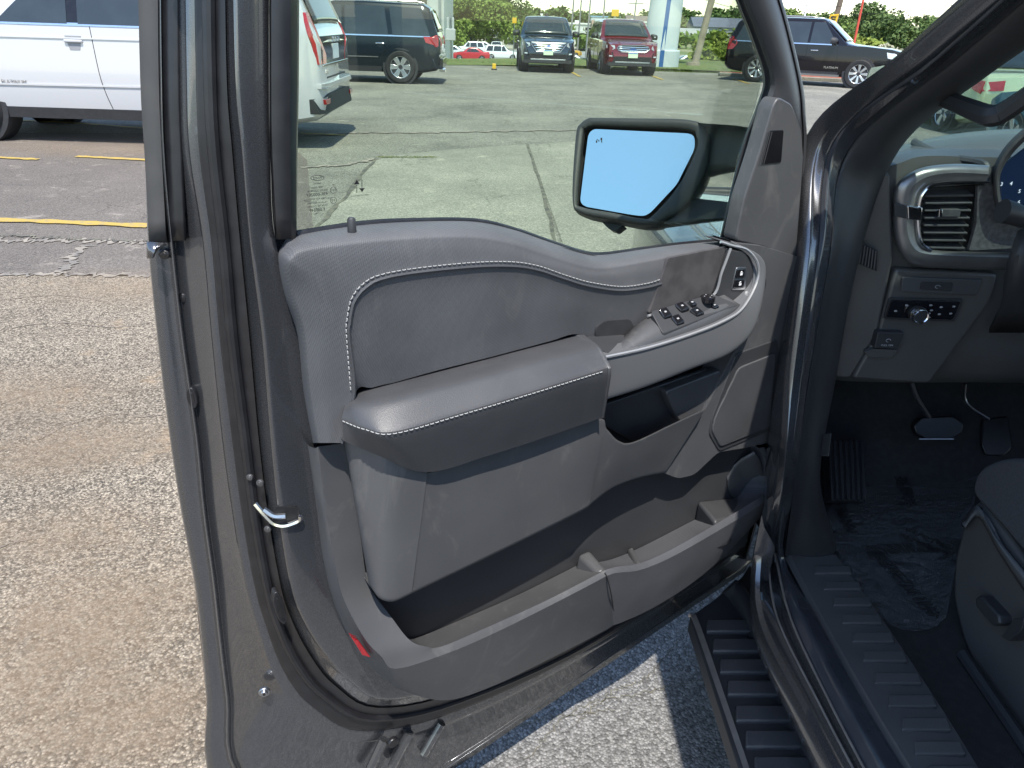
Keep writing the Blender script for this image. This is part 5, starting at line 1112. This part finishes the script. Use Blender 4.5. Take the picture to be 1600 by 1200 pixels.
crossover('deep red crossover facing the camera beside the blue striped pylon', (4.38, 29.6, 0), -math.pi/2+math.radians(2), paintm('deep_red_paint', (.19, .004, .014), .5, .2), True)
# ---- black SUV on the right, facing right
a = math.radians(-30)
t, hw, top, side = vehicle('parked_suv', 'glossy black SUV with large silver wheels facing right by the mulch bed', 'SUV', (10.25, 26.25, 0), a, 5.33, 2.03, 1.94, paintm('black_violet_paint', (.007, .006, .008), .0, .12), 8, None, .30, 1.20, 1.20, wb=3.11, wr=.42)
W_ = 2.03
for q in both([(.55, .82), (.80, .82), (.93, .90), (.92, 1.04), (.55, 1.02)]): endplate(t, 'headlight', q, top, W_, LAMP, True, .03, .1)
for s in (1, -1):
    side('headlight', [(2.52, .86), (2.50, 1.02), (2.22, 1.06), (2.28, .90)], LAMP, s, .012, .05, .03)
    side('tail_lamp', [(-2.62, .95), (-2.60, 1.30), (-2.36, 1.25), (-2.30, 1.14), (-2.44, .96)], RED, s, .01, .03, .03)
    side('running_step', [(1.0, .30), (-1.0, .30), (-1.0, .36), (1.0, .36)], SATIN, s, .06, .08)
for q in both([(.68, .95), (.94, .95), (.96, 1.32), (.86, 1.35), (.66, 1.1)]): endplate(t, 'tail_lamp', q, top, W_, RED, False, .02)
endplate(t, 'grille', [(-.5, .70), (.5, .70), (.54, 1.02), (-.54, 1.02)], top, W_, CHROME, True, .03)
endplate(t, 'front_bumper', [(-.9, .36), (.9, .36), (.86, .58), (-.86, .58)], top, W_, CLAD, True, .04, .2, bevel=.02)
o = V((.72, -(hw(.72, .55)+.006), .56)); v, f = text_mesh('PLATINUM', .09, o, (1, 0, 0), (0, 0, 1), (0, -1, 0), .003); mk('door_badge', v, f, CHROME, t, world=False, smooth=0)
v, f = lathe([(0, 0), (.035, 0), (.03, .05), (0, .06)], (.35, -.3, 1.94), 'z', 10); mk('roof_aerial', v, f, CLAD, t, world=False)
# ---- cars seen through the truck's windscreen
t, hw, top, side = vehicle('parked_car', 'pale green car with red tail lamp seen through the windscreen', 'car', (9.0, 15.55, 0), math.pi/2, 4.6, 1.82, 1.50, paintm('pale_green_paint', (.52, .58, .36), .3, .25), 5, None, .2, .98, 1.0, style='sedan', wb=2.75, wr=.33, clad=False, rails=False)
for q in both([(.5, .78), (.84, .76), (.86, .90), (.5, .94)]): endplate(t, 'tail_lamp', q, top, 1.82, RED, False, .03)
for s in (1, -1): side('tail_lamp', [(-2.25, .72), (-2.25, .92), (-1.98, .94), (-2.05, .78)], RED, s, .012, .03, .02)
v, f = lathe([(.085, .0), (.085, .006), (.078, .006), (.078, 0)], (-1.72, hw(-1.72, .86)+.001, .86), 'y', 24); mk('fuel_flap', v, f, paintm('pale_green_paint', (.52, .58, .36)), t, world=False)
t, hw, top, side = vehicle('parked_car', 'teal blue car nearest the truck, seen low through its windscreen', 'car', (8.45, 10.0, 0), math.pi/2, 4.5, 1.8, 1.42, paintm('teal_blue_paint', (.02, .16, .24), .4, .22), 5, None, .2, .92, .94, style='sedan', wb=2.65, wr=.32, clad=False, rails=False)
for q in both([(.5, .64), (.82, .66), (.84, .74), (.5, .72)]): endplate(t, 'headlight', q, top, 1.8, LAMP, True, .03)
# ================================================================== BEYOND THE LOT
def at(px, y):
    """a spot on the terrain at distance y that shows at picture column px"""
    r = ray(px, 60); k = y/r.y; return V((r.x*k, y, zt(y)+bump(r.x*k, y)))
def leafmat(name, a, b):
    m = mat(name, a, .75, noise=(.9, b, .35, .7), spec=.2); return m
LEAF = {'mid': leafmat('leaf_mid_green', (.085, .14, .03), (.17, .22, .06)), 'bright': leafmat('leaf_bright_green', (.13, .19, .035), (.23, .28, .075)), 'dark': leafmat('leaf_dark_green', (.06, .10, .03), (.11, .155, .05)), 'pale': leafmat('leaf_pale_cream', (.30, .30, .20), (.42, .40, .30)), 'yellow': leafmat('leaf_yellow_green', (.14, .19, .03), (.24, .27, .06))}
BARK = mat('bark', (.07, .055, .04), .9, noise=(12, (.11, .09, .07), .4, .7))
def crown(cx, rad, hgt, z0, n, ls, rng):
    vs = []; fs = []; blobs = []
    for i in range(9+int(hgt)):
        a = rng.uniform(0, 6.28); k = rng.random()**.5*.75; zz = rng.random()
        blobs.append((V((math.cos(a)*k*rad*(1.1-.5*zz), math.sin(a)*k*rad*(1.1-.5*zz), z0+hgt*(.12+.78*zz))), rad*rng.uniform(.28, .5)))
    for i in range(n):
        c, r = blobs[rng.randrange(len(blobs))]
        d = V((rng.gauss(0, 1), rng.gauss(0, 1), rng.gauss(0, 1))).normalized()*r*rng.random()**.4; d.z *= .75
        p = c+d; u = V((rng.gauss(0, 1), rng.gauss(0, 1), rng.gauss(0, .6))).normalized(); w_ = u.cross(V((rng.gauss(0, 1), rng.gauss(0, 1), rng.gauss(0, 1)))).normalized(); s = ls*rng.uniform(.6, 1.4)
        b = len(vs); vs += [p-u*s, p+w_*s*.5, p+u*s, p-w_*s*.5]; fs.append((b, b+1, b+2, b+3))
    return vs, fs
def tree(name, label, loc, hgt, rad, kind, n=1600, ls=.22, group=None, seed=0, low=.25, cat='tree'):
    rng = random.Random(seed); t = thing(name, label, cat, loc, 0, group)
    parts = [tube([V((0, 0, -.3)), V((rad*.03, 0, hgt*.3)), V((-rad*.04, .05, hgt*.85))], lambda k: hgt*.024*(1-k*.8), 7, 3)]
    for i in range(5):
        a = i*1.3+seed; z = hgt*(.25+.1*i); parts.append(tube([V((0, 0, z)), V((math.cos(a)*rad*.35, math.sin(a)*rad*.35, z+hgt*.12)), V((math.cos(a)*rad*.7, math.sin(a)*rad*.7, z+hgt*.2))], lambda k: hgt*.010*(1-k*.8), 5, 2))
    mk('trunk', *merge(*parts), BARK, t, world=False)
    mk('crown', *crown(0, rad, hgt*(1-low), hgt*low, n, ls, rng), LEAF[kind], t, world=False, smooth=0)
    return t
TR = [('bright leafy tree leftmost in the clump behind the black SUV', 692, 150, 19, 6.0, 'bright'), ('tall bright tree in the middle of the clump behind the black SUV', 722, 158, 23, 6.5, 'bright'), ('tall mid green tree in the clump left of the blue crossover', 755, 165, 24, 7, 'mid'), ('dense green tree ending the clump left of the blue crossover', 788, 155, 19, 5.6, 'mid'), ('low bright tree at the foot of the clump by the distant cars', 716, 143, 9.0, 4.6, 'bright'), ('low rounded tree in front of the clump beside the blue crossover', 768, 143, 8.6, 5.0, 'bright'),
      ('slim tree rising above the roof of the white SUV', 655, 160, 20, 6, 'mid')]
for i, (lb, px, y, h_, r_, kd) in enumerate(TR): tree('leafy_tree', lb, at(px, y), h_, r_, kd, 6500, .32, 'trees in the clump behind the black SUV', i+1, .03)
BU = [('yellow green bush between the pale wooden pole and the black SUV', 1122, 52, 3.0, 1.9, 'yellow'), ('bright bush just left of the black SUV tail', 1150, 56, 3.4, 2.0, 'bright'), ('low bright bush at the base of the pale wooden pole', 1106, 44, 1.8, 1.1, 'yellow'), ('small yellow bush by the distant white car', 1134, 42, 1.3, .8, 'yellow')]
for i, (lb, px, y, h_, r_, kd) in enumerate(BU): tree('bush', lb, at(px, y), h_, r_, kd, 1800, .17, 'bushes behind the verge', i+31, .05, 'bush')
RT_ = [('dark tree left of the leaning utility pole above the black SUV', 1240, 150, 7.4, 6, 'mid'), ('rounded tree between the utility pole and the red pole', 1305, 140, 6.0, 5.0, 'mid'), ('broad dark tree right of the red pole', 1362, 120, 8.6, 5.6, 'dark'), ('wide dark tree behind the windscreen pillar', 1410, 112, 6.6, 5.2, 'dark'), ('dark tree low behind the windscreen pillar, rightmost of the row', 1462, 108, 5.2, 4.6, 'dark'), ('low spreading green tree behind the black SUV bonnet', 1340, 92, 4.2, 5, 'yellow'), ('green tree seen through the truck windscreen', 1545, 100, 6.5, 6, 'mid')]
for i, (lb, px, y, h_, r_, kd) in enumerate(RT_): tree('leafy_tree', lb, at(px, y), h_, r_, kd, 5500, .30, 'trees behind the black SUV on the right', i+51, .08)
tree('flowering_shrub', 'pale cream flowering shrub beside the windscreen pillar', at(1392, 75), 3.8, 2.2, 'pale', 1800, .2, None, 77, .05, 'shrub')
# far wooded skyline: one mass
rng = random.Random(5); vs = []; fs = []
for i in range(260):
    px = rng.uniform(560, 1720); y = rng.choice((420, 520, 640, 760, 900)); p = at(px, y); r = rng.uniform(5, 10)*(.6+y/1000); hh = rng.uniform(4, 8)*(.6+y/1100)
    a, b = crown(0, r, hh, 0, 150, 1.25*(.6+y/900), rng); o = len(vs); vs += [p+q for q in a]; fs += [tuple(k+o for k in q) for q in b]
mk('far_wood', vs, fs, LEAF['dark'], smooth=0)['kind'] = 'stuff'
rng = random.Random(8); vs = []; fs = []
for i in range(90):
    px = rng.uniform(860, 1720); y = rng.uniform(150, 300); p = at(px, y); r = rng.uniform(2.5, 5); hh = rng.uniform(2, 3.5)
    a, b = crown(0, r, hh, 0, 130, .75, rng); o = len(vs); vs += [p+q for q in a]; fs += [tuple(k+o for k in q) for q in b]
mk('valley_scrub', vs, fs, LEAF['mid'], smooth=0)['kind'] = 'stuff'
# buildings down in the valley
def building(label, px, y, wd, dp, h_, wallc, roofc, pitched=False, rot=0):
    wd, dp, h_ = wd*.62, dp*.62, h_*.66; p = at(px, y); t = thing('distant_building', label, 'building', p, rot, 'distant buildings across the valley')
    wm_ = mat('wall_'+'_'.join(str(int(c*100)) for c in wallc), wallc, .8, noise=(.4, tuple(c*.85 for c in wallc), .35, .7)); rm_ = mat('roof_'+'_'.join(str(int(c*100)) for c in roofc), roofc, .7, noise=(.5, tuple(c*.85 for c in roofc), .35, .7))
    mk('wall', *box((0, dp/2, h_/2-.5), (wd, dp, h_+1)), wm_, t, world=False, smooth=0)
    if pitched:
        q = [V((-wd/2-.4, -.5, h_)), V((-wd/2-.4, dp+.5, h_)), V((-wd/2-.4, dp/2, h_+dp*.28))]; mk('roof', *prism(q, V((wd+.8, 0, 0))), rm_, t, world=False, smooth=0)
    else: mk('roof', *merge(box((0, dp/2, h_+.25), (wd+.6, dp+.6, .5)), box((wd*.2, dp/2, h_+.9), (1.6, 1.6, .8))), rm_, t, world=False, smooth=0)
    nw = max(2, int(wd/3.4))
    for k in range(nw):
        mk('window', *box((-wd/2+wd*(k+.5)/nw, -.05, h_*.52), (wd/nw*.62, .12, h_*.34)), CARGL, t, world=False, smooth=0)
    mk('door', *box((wd*.36, -.08, 1.0), (1.2, .14, 2.2)), CLAD, t, world=False, smooth=0)
    return t
for a_ in (('long white flat roofed shop left of the red crossover, up the slope', 884, 300, 34, 16, 4.6, (.62, .60, .55), (.72, .72, .70)), ('white warehouse with pale roof right of the red crossover roof', 972, 330, 36, 18, 6.0, (.66, .65, .60), (.74, .74, .72)), ('brown roofed shop below the yellow sign in the valley', 955, 270, 20, 12, 4.0, (.40, .30, .22), (.24, .17, .13), True), ('tan building with a dark roof beside the pylon', 1002, 360, 22, 14, 6, (.48, .38, .28), (.16, .13, .12), True), ('blue roofed building high on the far slope', 944, 460, 26, 15, 8, (.52, .55, .58), (.25, .45, .65)), ('low grey building between the two crossovers', 893, 190, 16, 10, 3.4, (.50, .50, .47), (.55, .55, .53)), ('red brick house left of the valley road', 868, 240, 12, 9, 3.6, (.34, .15, .10), (.20, .18, .17), True), ('cream shop front nearest the red crossover mirror', 1010, 200, 14, 10, 3.4, (.58, .52, .40), (.60, .58, .52)), ('grey hall with a dark slate roof right of the pylon', 1128, 260, 30, 16, 6, (.36, .37, .40), (.12, .13, .17), True), ('white house low on the slope right of the pylon', 1085, 220, 12, 9, 3.4, (.66, .65, .62), (.3, .3, .3), True), ('long pale office block on the ridge behind the blue crossover', 832, 480, 40, 14, 6, (.60, .58, .54), (.64, .63, .60)), ('pale shed low on the left behind the tree clump', 770, 150, 20, 10, 4, (.62, .60, .56), (.66, .65, .62))):
    building(*a_)
# valley road climbing the slope
pts = [at(886, 150), at(898, 190), at(905, 240), at(893, 300), at(905, 380)]
P = cr(pts, 6); vs = [p+V((-3.5, 0, .35)) for p in P]+[p+V((3.5, 0, .35)) for p in P]; n = len(P)
structure(mk('valley_road', vs, [(i, i+1, n+i+1, n+i) for i in range(n-1)], mat('pale_road', (.42, .38, .31), .9, noise=(.4, (.36, .33, .28), .4, .7)), smooth=0))
p0 = [at(600, 115), at(840, 118), at(1000, 116), at(1300, 116)]
vs = [p+V((0, -25, .12)) for p in p0]+[p+V((0, 26, .12)) for p in p0]
structure(mk('lower_lot', vs, [(i, i+1, 5+i, 4+i) for i in range(3)], mat('lower_asphalt', (.22, .22, .22), .9, noise=(.5, (.27, .265, .26), .4, .7)), smooth=0))
# small cars in the lower lot
def small(label, px, y, col, rz, style='sedan', grp='cars in the lower lot'):
    p = at(px, y); p.z += .08
    nm = 'paint_'+'_'.join(str(int(c*100)) for c in col)
    return vehicle('distant_car', label, 'car', p, rz, 4.6, 1.8, 1.48 if style == 'sedan' else 1.7, paintm(nm, col, .1), 5, grp, .2, .95, .97 if style == 'sedan' else 1.0, style=style, detail=False, wb=2.7, wr=.33)[0]
for a_ in (('red car parked below the verge behind the black SUV tail', 736, 98, (.45, .02, .03), math.pi), ('white car roof just behind the red car', 734, 118, (.75, .75, .74), math.pi, 'suv'), ('silver car right of the red car, below the tree clump', 703, 104, (.55, .57, .58), math.pi), ('white car below the trees left of the blue crossover', 776, 122, (.75, .75, .74), -math.pi/2, 'suv'), ('pale grey car among the trees behind the red car', 752, 130, (.5, .5, .5), math.pi), ('white and green car between the two crossovers', 891, 84, (.7, .74, .72), math.pi), ('dark car low between the two crossovers', 897, 72, (.03, .04, .05), 0), ('yellow car between the two crossovers, furthest back', 886, 120, (.6, .32, .03), 0), ('white car right of the wooden pole beyond the grass', 1139, 84, (.75, .75, .74), math.pi*.6, 'suv'), ('silver car between the pylon and the wooden pole', 1084, 96, (.5, .51, .53), 0), ('white van like car at the left of the lower lot', 785, 104, (.75, .75, .74), 0, 'suv')):
    small(*a_)
# ---- sign pylon
b = V((6.75, 34.2, -.1)); t = thing('sign_pylon', 'thick pale grey sign pylon with a dark blue stripe behind the red crossover', 'sign pylon', b)
PG = mat('pale_grey_steel', (.56, .60, .62), .5, noise=(1.2, (.48, .53, .55), .35, .7)); BL = mat('blue_stripe_paint', (.02, .10, .30), .4, noise=(2, (.03, .12, .33), .4, .7))
v, f = loft([cl([V((x*k+dx, y*k, z)) for x, y in [(math.cos(q_*.2618)*.78, math.sin(q_*.2618)*.60) for q_ in range(24)]]) for k, z, dx in ((.93, .72, 0), (.84, 4, .08), (.80, 9, .2))], 1, 0); mk('column', v, f, PG, t, world=False, smooth=20)
v, f = prism([V((x, y, .75)) for x, y in [(math.cos(q_*.2618)*.84, math.sin(q_*.2618)*.66) for q_ in range(24)]], V((0, 0, -.8))); mk('plinth', v, f, PG, t, world=False, smooth=20, bevel=.03)
v, f = merge(prism([V((-.12, -.66, 0)), V((.06, -.66, 0)), V((.06, -.66, .75)), V((-.12, -.66, .75))], V((0, .1, 0))), prism([V((-.10, -.55, .76)), V((.07, -.55, .76)), V((.28, -.49, 9)), V((.13, -.49, 9))], V((0, .1, 0)))); mk('stripe', v, f, BL, t, world=False, smooth=0)
v, f = box((.2, 0, 10.4), (5, .9, 2.8)); mk('sign_cabinet', v, f, PG, t, world=False, smooth=0, bevel=.05)
# ---- poles
WOOD = mat('weathered_pole_wood', (.34, .29, .22), .9, noise=(4, (.25, .21, .16), .35, .7)); DW = mat('dark_pole_wood', (.16, .12, .09), .9, noise=(4, (.12, .09, .07), .35, .7))
def pole(name, label, px, y, r, h_, m, lean=0, arms=False, lamp=False, group=None, cat='pole', foot=False):
    p = at(px, y); t = thing(name, label, cat, p, 0, group)
    mk('shaft', *tube([V((0, 0, -.3)), V((lean*.5, 0, h_*.5)), V((lean, 0, h_))], lambda k: r*(1-.3*k), 10, 2), m, t, world=False)
    if foot: mk('footing', *tube([V((0, 0, -.2)), V((0, 0, .45))], r*1.9, 12), m, t, world=False)
    if arms:
        for z in (h_-.6, h_-1.8): mk('crossarm', *box((lean*z/h_, -.12, z), (2.4, .12, .14)), m, t, world=False, smooth=0)
        for k in (-1, -.4, .4, 1): mk('insulator', *lathe([(0, .2), (.05, .18), (.07, .1), (.04, 0)], (lean+k*1.05, -.12, h_-.53), 'z', 8), CLAD, t, world=False)
    if lamp:
        mk('lamp_arm', *tube([V((lean, 0, h_-.1)), V((lean-.5, 0, h_+.15)), V((lean-1.5, 0, h_+.2))], .05, 6, 3), m, t, world=False)
        mk('lamp_head', *box((lean-1.7, 0, h_+.18), (.7, .3, .12)), m, t, world=False, smooth=0, bevel=.03)
    return p
pole('utility_pole', 'pale wooden utility pole with a dark footing right of the pylon', 1088, 36, .16, 9, WOOD, 1.35, True, foot=True)
pole('utility_pole', 'dark leaning utility pole above the roof of the black SUV', 1292, 46, .17, 10, DW, .8, True)
pole('flag_pole', 'thin red pole rising behind the black SUV windscreen', 1336, 40, .06, 8, mat('red_pole_paint', (.55, .07, .04), .5, noise=(4, (.48, .06, .04), .4, .7)))
pole('flag_pole', 'thin white pole left of the black SUV roof', 1249, 50, .06, 8, mat('white_pole_paint', (.75, .75, .74), .5, noise=(4, (.7, .7, .69), .4, .7)), .15)
for lb, px, y, h_, lp_, ar in (('grey lamp post with a curved arm left of the red crossover', 891, 110, 9, True, False), ('thin grey post right of the curved lamp post', 903, 120, 10, False, False), ('tall dark post above the left edge of the red crossover', 917, 115, 11, False, False), ('dark post above the middle of the red crossover roof', 939, 118, 11, False, True), ('crossarmed post above the right of the red crossover', 987, 130, 9.5, False, True), ('dark post between the red crossover and the pylon', 1010, 105, 9, False, False), ('far lattice post right of the pale wooden pole', 1160, 140, 12, False, True)):
    pole('lamp_post' if lp_ else 'roadside_post', lb, px, y, .14, h_, mat('grey_post', (.22, .22, .22), .6, noise=(3, (.17, .17, .17), .4, .7)), .2, ar, lp_, 'posts along the valley road', 'post')
for lb, a_, b_ in (('overhead wire nearest, sagging from the leaning pole to the right', PY(1292, 12, 46), PY(1700, -60, 30)), ('overhead wire sagging lower toward the windscreen pillar', PY(1292, 26, 46), PY(1700, -30, 30)), ('overhead wire running left from the leaning pole', PY(1292, 10, 46), PY(1085, -28, 36)), ('thin far overhead wire crossing the sky right of the pylon', PY(1085, -5, 36), PY(1240, 33, 120)), ('thin overhead wire over the tree tops toward the right', PY(1250, 38, 80), PY(1640, 4, 60))):
    o = mk('overhead_wire', *tube([a_, a_.lerp(b_, .5)-V((0, 0, .25)), b_], .012, 5, 8), BLACKP); tag(o, lb, 'wire', 'overhead wires')
# ---- small signs, box and marker
YS = mat('yellow_sign_face', (.70, .42, .02), .5, noise=(6, (.64, .38, .02), .4, .7))
p = at(803, 48); t = thing('yellow_sign', 'small yellow roadside sign just left of the blue crossover roof', 'sign', p)
zz = PY(803, 32, 48).z-p.z
mk('sign_face', *box((0, 0, zz), (.25, .04, .30)), YS, t, world=False, smooth=0, bevel=.01); mk('sign_post', *tube([V((0, .05, -.2)), V((0, .05, zz+.1))], .03, 6), SATIN, t, world=False)
q = PY(1302, 29, 45.5); t = thing('pole_banner', 'yellow advertising banner fixed to the dark leaning utility pole', 'banner', q)
v, f = prism([V((-.26, 0, -.24)), V((.22, 0, -.18)), V((.28, 0, .24)), V((-.2, 0, .2))], V((0, .04, 0))); mk('banner_sheet', v, f, YS, t, world=False, smooth=0); v, f = merge(box((0, -.02, .08), (.3, .02, .05)), box((0.02, -.02, -.04), (.22, .02, .05))); mk('banner_print', v, f, BLACKP, t, world=False, smooth=0)
p = PZ(772, 109, 0); t = thing('parking_marker', 'little yellow marker block on the asphalt left of the blue crossover', 'marker', p)
mk('block', *box((0, 0, .10), (.13, .13, .2)), YS, t, world=False, smooth=0, bevel=.02); mk('block_base', *box((0, 0, .02), (.2, .2, .04)), CLAD, t, world=False, smooth=0, bevel=.01)
# tall roadside sign in the valley with yellow face
p = at(958, 230); t = thing('shop_sign', 'square yellow shop sign on a mast down in the valley', 'sign', p); zz = PY(958, 20, 230).z-p.z
mk('sign_face', *box((0, 0, zz), (2.0, .3, 1.7)), YS, t, world=False, smooth=0); mk('sign_mast', *tube([V((0, .3, -.5)), V((0, .3, zz))], .25, 8), SATIN, t, world=False)
# ---- grey building and utility cabinet at the left rear
p = V((-6.6, 42, zt(42))); t = thing('grey_building', 'pale grey metal building behind the black SUV roof', 'building', p)
GW = mat('pale_metal_cladding', (.50, .51, .50), .6, .2, noise=(.8, (.44, .45, .44), .4, .7))
xr = at(694, 42).x-p.x
mk('wall', *box((xr-6, 4, 3.5), (12, 8, 9)), GW, t, world=False, smooth=0); mk('roof', *box((xr-6, 4, 8.1), (12.6, 8.6, .3)), CLAD, t, world=False, smooth=0)
for k in range(4): mk('window', *box((xr-1.6-k*2.6, -.02, 3.6), (1.5, .1, 1.6)), CARGL, t, world=False, smooth=0)
mk('downpipe', *tube([V((xr-.2, -.08, -.5)), V((xr-.2, -.08, 8))], .07, 8), SATIN, t, world=False)
p = PY(704, 54, 38); t = thing('utility_cabinet', 'white utility cabinet on a bracket right of the black SUV tail', 'cabinet', V((p.x, 38, zt(38))))
zz = p.z-zt(38)
mk('cabinet_body', *box((0, 0, zz), (.45, .35, .50)), WP, t, world=False, smooth=0, bevel=.03); mk('cabinet_post', *tube([V((0, .1, -.3)), V((0, .1, zz+.9))], .05, 8), SATIN, t, world=False)
for x in (-.12, .12): mk('cabinet_tube', *lathe([(0, 0), (.05, 0), (.05, .45), (0, .48)], (x, 0, zz+.25), 'z', 10), WP, t, world=False)
# ---- person whose head shows above the blue crossover
SKIN = mat('brown_skin', (.20, .09, .06), .6, noise=(20, (.24, .11, .07), .4, .7))
hp = PY(854, 27, 33.5); base = zt(33.5)
Hh = hp.z+.11-base
t = thing('person', 'person in dark clothes standing behind the blue crossover, only the head showing', 'person', (hp.x, 33.5, base))
s = Hh/1.75
def skin_body(nodes, edges, name, m, parent):
    me = bpy.data.meshes.new(name); me.from_pydata([V(n_[0])*s for n_ in nodes], edges, []); me.materials.append(m)
    o = bpy.data.objects.new(name, me); COL.objects.link(o); o.parent = parent
    md = o.modifiers.new('skin', 'SKIN'); md.use_smooth_shade = True
    for i, n_ in enumerate(nodes): me.skin_vertices[0].data[i].radius = (n_[1]*s, (n_[2] if len(n_) > 2 else n_[1])*s); me.skin_vertices[0].data[i].use_root = (i == 0)
    su = o.modifiers.new('smooth', 'SUBSURF'); su.levels = su.render_levels = 2; return o
N = [((0, 0, .95), .15, .11), ((0, 0, 1.15), .15, .11), ((0, 0, 1.38), .18, .11), ((0, 0, 1.47), .06), ((0, -.01, 1.54), .07, .085), ((0, -.02, 1.64), .078, .098), ((0, -.01, 1.72), .055, .07),
     ((.20, 0, 1.40), .055), ((.25, .02, 1.14), .045), ((.26, -.06, .92), .036), ((.265, -.09, .82), .03), ((-.20, 0, 1.40), .055), ((-.25, .02, 1.14), .045), ((-.26, -.06, .92), .036), ((-.265, -.09, .82), .03),
     ((.10, 0, .86), .09), ((.11, 0, .48), .06), ((.11, .02, .09), .042), ((.12, -.13, .04), .035), ((-.10, 0, .86), .09), ((-.11, 0, .48), .06), ((-.11, .02, .09), .042), ((-.12, -.13, .04), .035)]
Ed = [(0, 1), (1, 2), (2, 3), (3, 4), (4, 5), (5, 6), (2, 7), (7, 8), (8, 9), (9, 10), (2, 11), (11, 12), (12, 13), (13, 14), (0, 15), (15, 16), (16, 17), (17, 18), (0, 19), (19, 20), (20, 21), (21, 22)]
skin_body(N, Ed, 'figure', SKIN, t)
N = [((0, 0, .93), .165, .125), ((0, 0, 1.15), .165, .125), ((0, 0, 1.36), .19, .12), ((0, 0, 1.43), .10), ((.20, 0, 1.39), .07), ((.25, .02, 1.16), .06), ((-.20, 0, 1.39), .07), ((-.25, .02, 1.16), .06)]
skin_body(N, [(0, 1), (1, 2), (2, 3), (2, 4), (4, 5), (2, 6), (6, 7)], 'shirt', mat('dark_shirt', (.03, .03, .035), .9, noise=(20, (.045, .045, .05), .4, .7)), t)
N = [((0, 0, .95), .16, .13), ((.10, 0, .84), .10), ((.11, 0, .48), .075), ((.11, .02, .12), .065), ((-.10, 0, .84), .10), ((-.11, 0, .48), .075), ((-.11, .02, .12), .065)]
skin_body(N, [(0, 1), (1, 2), (2, 3), (0, 4), (4, 5), (5, 6)], 'trousers', mat('dark_trousers', (.02, .022, .03), .9, noise=(20, (.03, .032, .04), .4, .7)), t)
v, f = lathe([(0, .125), (.05, .118), (.085, .08), (.099, .02), (.094, -.03)], (0, .015, 1.66), 'z', 20); mk('hair', [q*s for q in v], f, mat('black_hair', (.012, .01, .009), .7, noise=(60, (.02, .017, .015), .4, .7)), t, world=False)
parts = [lathe([(0, .016), (.012, .012), (.015, 0)], (0, 0, 0), 'y', 10)]
v, f = merge(*[([V((p_.x+x, -.105+p_.y*-.4, p_.z+1.645)) for p_ in lathe([(0, .012), (.010, .008), (.013, 0)], (0, 0, 0), 'y', 10)[0]], lathe([(0, .012), (.010, .008), (.013, 0)], (0, 0, 0), 'y', 10)[1]) for x in (-.032, .032)]); mk('eye', [q*s for q in v], f, WHITE, t, world=False)
v, f = loft([[V((-.012, -.10, 1.655)), V((0, -.112, 1.655)), V((.012, -.10, 1.655))], [V((-.02, -.098, 1.605)), V((0, -.135, 1.605)), V((.02, -.098, 1.605))], [V((-.012, -.098, 1.60)), V((0, -.105, 1.595)), V((.012, -.098, 1.60))]], 2, 1); mk('nose', [q*s for q in v], f, SKIN, t, world=False)
